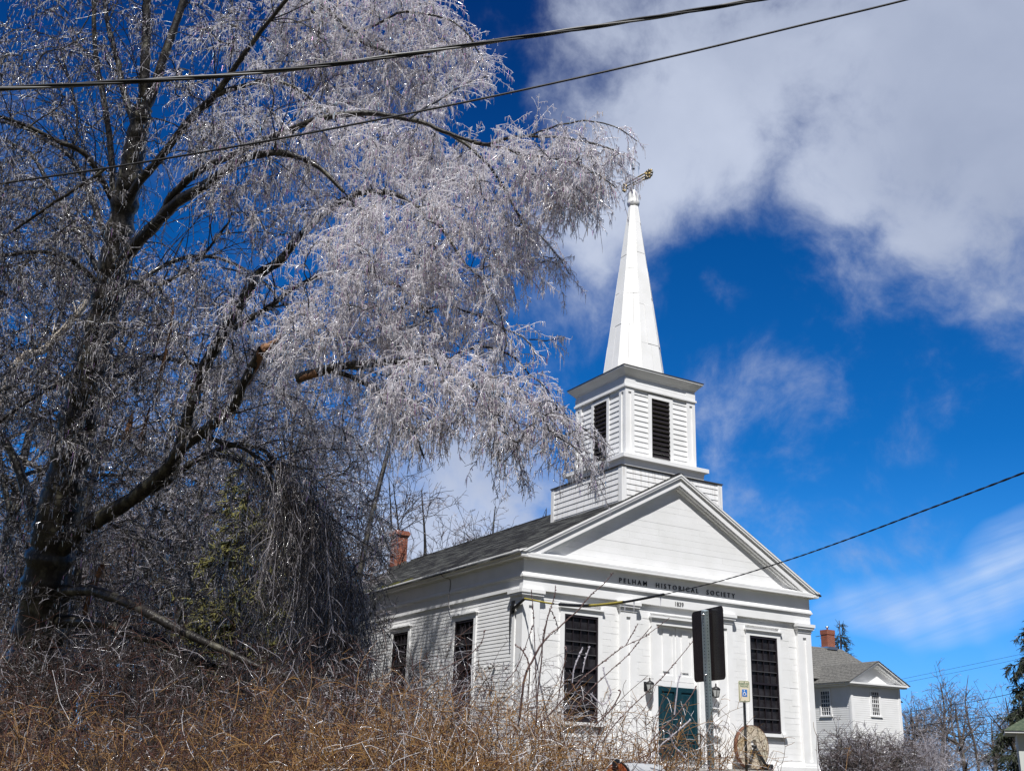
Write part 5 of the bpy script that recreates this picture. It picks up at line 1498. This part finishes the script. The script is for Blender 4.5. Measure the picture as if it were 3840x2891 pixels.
# ---- shrubs
def shrub(name, centres, label, cat, seed, n_cane, L_, spread, mats, weights, r0=.006, tw_sp=.10, tw_len=(.08, .30), droop=.10, group=None, kind=None, tw2=.07, z_up=1.0, jit=.07, nn=12):
    r = np.random.default_rng(seed); c = np.array(centres, float)
    e = thing(name, c.mean(0), label, cat, group)
    if kind: e['kind'] = kind
    idx = r.integers(0, len(c), n_cane); p = c[idx] + r.normal(size=(n_cane, 3)) * (spread[0], spread[0], 0)
    p[:, 2] = ground_z(p[:, 0], p[:, 1]) - .05
    a = r.uniform(0, 6.28, n_cane); k = r.uniform(0, spread[1], n_cane)
    d = np.stack([np.cos(a) * k, np.sin(a) * k, np.full(n_cane, z_up)], 1)
    C = grow(p, d, r.uniform(*L_, n_cane), nn, r.uniform(0, droop, n_cane), jit, r)
    t = Tubes(); t.add(C, taper(r0 * r.uniform(.7, 1.3, n_cane), r0 * .5, nn, n_cane), r.choice(len(mats), n_cane, p=weights), 4)
    p, d, _ = sprout([C], tw_sp, r, .3, 1.0, (25, 70)); m = len(p)
    T_ = grow(p, d, r.uniform(*tw_len, m) * 1.6, 6, droop * .6, .14, r); t.add(T_, taper(r0 * .6, r0 * .36, 6, m), r.choice(len(mats), m, p=weights), 3)
    p, d, _ = sprout([T_], tw2, r, .1, 1.0, (30, 80)); m = len(p)
    t.add(grow(p, d, r.uniform(*tw_len, m) * .5, 4, droop * .5, .2, r), taper(r0 * .5, r0 * .32, 4, m), r.choice(len(mats), m, p=weights), 3)
    t.build('stem', list(mats), e)
    return e


def centres(spec):
    o = []
    for u, d in spec:
        p = at(u, 2880, d); o.append((p[0], p[1], ground_z(p[0], p[1])))
    return o


CM = (CANE, CANE_R, CANE_D, CANE_I)
# the bramble thicket along the road edge: nobody could count its stems
shrub('bramble_thicket', centres([(u, d) for u in range(-250, 1350, 130) for d in (6.6, 7.6, 8.8)]), 'tangled thicket of tan and red brown brambles along the bottom left', 'brambles', 31, 760, (1.25, 2.0), (.28, .5), CM, (.32, .24, .40, .04), r0=.0043, droop=.15, kind='stuff', tw2=.09)
shrub('bramble_thicket', centres([(u, d) for u in range(1280, 2160, 110) for d in (6.8, 8.0)]), 'tangled golden bramble thicket in front of the church corner and left window', 'brambles', 32, 720, (1.3, 2.1), (.22, .60), CM, (.60, .20, .08, .12), r0=.0043, droop=.17, kind='stuff', tw2=.10)
shrub('bramble_clump', centres([(2180, 7.6), (2280, 7.8), (2380, 7.9), (2450, 8.0)]), 'thinning end of the bramble thicket just above the mailbox', 'brambles', 33, 420, (1.25, 1.95), (.16, .45), CM, (.50, .22, .08, .20), r0=.0042, droop=.17, tw2=.11)
shrub('iced_shrub', centres([(1560, 12), (1700, 12.5), (1850, 12)]), 'grey ice covered shrub in front of the clapboard side wall', 'shrub', 34, 120, (1.5, 2.4), (.3, .5), (CANE_D, CANE_R, CANE_I, ICE_G), (.36, .28, .16, .20), r0=.0050, droop=.14, tw2=.10)
shrub('iced_shrub', centres([(1150, 11), (1330, 12), (1430, 13)]), 'dark ice covered shrub under the drooping tree curtain beside the church', 'shrub', 35, 120, (1.5, 2.3), (.4, .5), (CANE_D, CANE_R, TWIG, ICE_G), (.36, .2, .30, .14), r0=.005, droop=.14, tw2=.10)
shrub('undergrowth', centres([(u, d) for u in range(-200, 1200, 160) for d in (14, 19)]), 'dark leafless undergrowth beneath the icy tree', 'undergrowth', 36, 420, (1.3, 2.5), (.6, .5), (CANE_D, TWIG, CANE_R, ICE_G), (.38, .36, .18, .08), r0=.007, droop=.12, kind='stuff', tw2=.13, tw_len=(.12, .4))
shrub('weeping_shrub', centres([(3180, 46), (3260, 46), (3330, 47)]), 'brown weeping leafless shrub in front of the white house', 'shrub', 37, 190, (1.25, 2.15), (.55, .9), (FARTWIG, FARBARK, FARICE), (.5, .25, .25), r0=.020, droop=.20, tw2=.16, tw_len=(.25, .7), tw_sp=.16)
shrub('grey_shrub', centres([(3430, 52), (3500, 54)]), 'grey iced bush right of the white house below the wires', 'shrub', 38, 90, (1.5, 2.5), (.6, .6), (FARTWIG, FARICE, ICE_G), (.35, .4, .25), r0=.016, droop=.14, tw2=.16, tw_len=(.25, .6), tw_sp=.16)
shrub('distant_wood', centres([(u, 95) for u in range(3330, 3960, 40)]), 'distant leafless wood along the skyline beyond the white house', 'wood', 39, 130, (2.0, 3.6), (2.5, .35), (FARTWIG, FARBARK, FARICE), (.45, .25, .30), r0=.03, droop=.04, kind='stuff', tw2=.4, tw_len=(.5, 1.4), tw_sp=.4)
shrub('distant_wood', centres([(u, d) for u in range(-300, 1150, 90) for d in (44, 52)]), 'dim leafless wood far behind the icy tree', 'wood', 41, 420, (7, 13), (2.2, .25), (FARTWIG, FARBARK, TWIG), (.4, .3, .3), r0=.028, droop=.02, kind='stuff', tw2=.35, tw_len=(.5, 1.6), tw_sp=.32, nn=18)

# the tall budded stems standing above the brambles
STEMS = [
    ([(1945, 2720), (1962, 2570), (1977, 2512), (1996, 2478), (2023, 2426), (2052, 2390), (2070, 2371), (2095, 2353), (2127, 2323), (2170, 2285), (2199, 2249), (2226, 2221), (2265, 2188), (2300, 2146)], 12, 3.2, 0),
    ([(2010, 2720), (2018, 2579), (2029, 2498), (2034, 2421), (2039, 2371), (2057, 2305), (2070, 2267), (2080, 2226), (2083, 2194)], 7, 3.5, 0),
    ([(2012, 2640), (2010, 2560), (2006, 2440), (2003, 2365), (2000, 2294), (1996, 2249), (1992, 2216)], 5, 3, 0),
    ([(2040, 2700), (2130, 2600), (2180, 2545), (2242, 2496), (2312, 2442), (2346, 2420), (2407, 2392), (2452, 2361), (2511, 2316)], 7, 3, 0),
    ([(2120, 2700), (2200, 2600), (2250, 2550), (2304, 2500), (2357, 2453), (2402, 2396), (2444, 2346)], 6, 3, 0),
    ([(2347, 2419), (2368, 2381), (2393, 2337)], 4.5, 3, 0),
    ([(2260, 2780), (2310, 2710), (2367, 2651), (2478, 2545), (2553, 2459), (2599, 2403)], 5.5, 3, 0),
    ([(2440, 2780), (2480, 2735), (2534, 2683), (2571, 2636), (2595, 2603), (2611, 2570)], 6, 5, 0),
    ([(2440, 2840), (2477, 2794), (2524, 2754), (2560, 2723), (2590, 2697)], 6, 7, 1),
    ([(2529, 2678), (2536, 2617), (2543, 2559), (2555, 2519)], 8, 5, 1),
    ([(2505, 2735), (2529, 2794), (2557, 2824), (2569, 2846)], 5, 5, 1),
    ([(1640, 2520), (1707, 2482), (1767, 2449), (1805, 2408), (1818, 2365)], 5, 3.5, 0),
    ([(2146, 2560), (2154, 2503), (2172, 2457), (2185, 2428)], 6, 7, 1),
    ([(2185, 2520), (2194, 2473), (2212, 2422)], 6, 6, 1),
    ([(1980, 2620), (1985, 2500), (1960, 2440), (1933, 2418)], 5, 7, 0),
    ([(2000, 2560), (2030, 2440), (2055, 2310), (2066, 2290), (2086, 2330), (2092, 2360), (2080, 2372)], 4.5, 3, 0),
    ([(2215, 2600), (2260, 2640), (2290, 2600), (2270, 2540), (2262, 2500)], 7, 6, 1),
    ([(2230, 2720), (2290, 2660), (2325, 2600), (2323, 2585)], 6, 6, 0),
    ([(1890, 2560), (1940, 2500), (1985, 2380), (1998, 2345)], 4, 2.5, 0),
    ([(2090, 2640), (2110, 2520), (2125, 2440), (2118, 2420)], 5, 5, 0),
]
bs = thing('budded_shrub', centres([(2150, 7.0)])[0], 'leafless shrub with long budded stems standing above the brambles before the church', 'shrub')
rb2 = np.random.default_rng(77)
t = Tubes(); tb = Tubes()
for i, (path, w0, w1, k) in enumerate(STEMS):
    dd = 6.7 + rb2.uniform(-.35, .35)
    pts = [at(u, v, dd + .02 * j) for j, (u, v) in enumerate(path)]
    L = sum(np.linalg.norm(b - a) for a, b in zip(pts[:-1], pts[1:])); n = max(12, int(L / .012))
    P = spline(pts, n) + rb2.normal(size=(n, 3)) * .0006
    R = np.linspace(w0 * .8, w1 * .85, n) / 2 / FPX * dd
    t.add(P, R, k, 6)
    p, d, _ = sprout([P[None]], .022, rb2, .2, 1.0, (20, 60)); m = len(p)
    if m:
        B_ = np.stack([p, p + d * .006, p + d * .013], 1); tb.add(B_, np.broadcast_to(np.array([.0022, .0042 if not k else .0055, .001])[None], (m, 3)), k, 5)
t.build('stem', [mat('budded_stem', (.12, .075, .068), .4, .5, coat=.4), ICE_G], bs); tb.build('bud', [BUDM, ICE], bs)
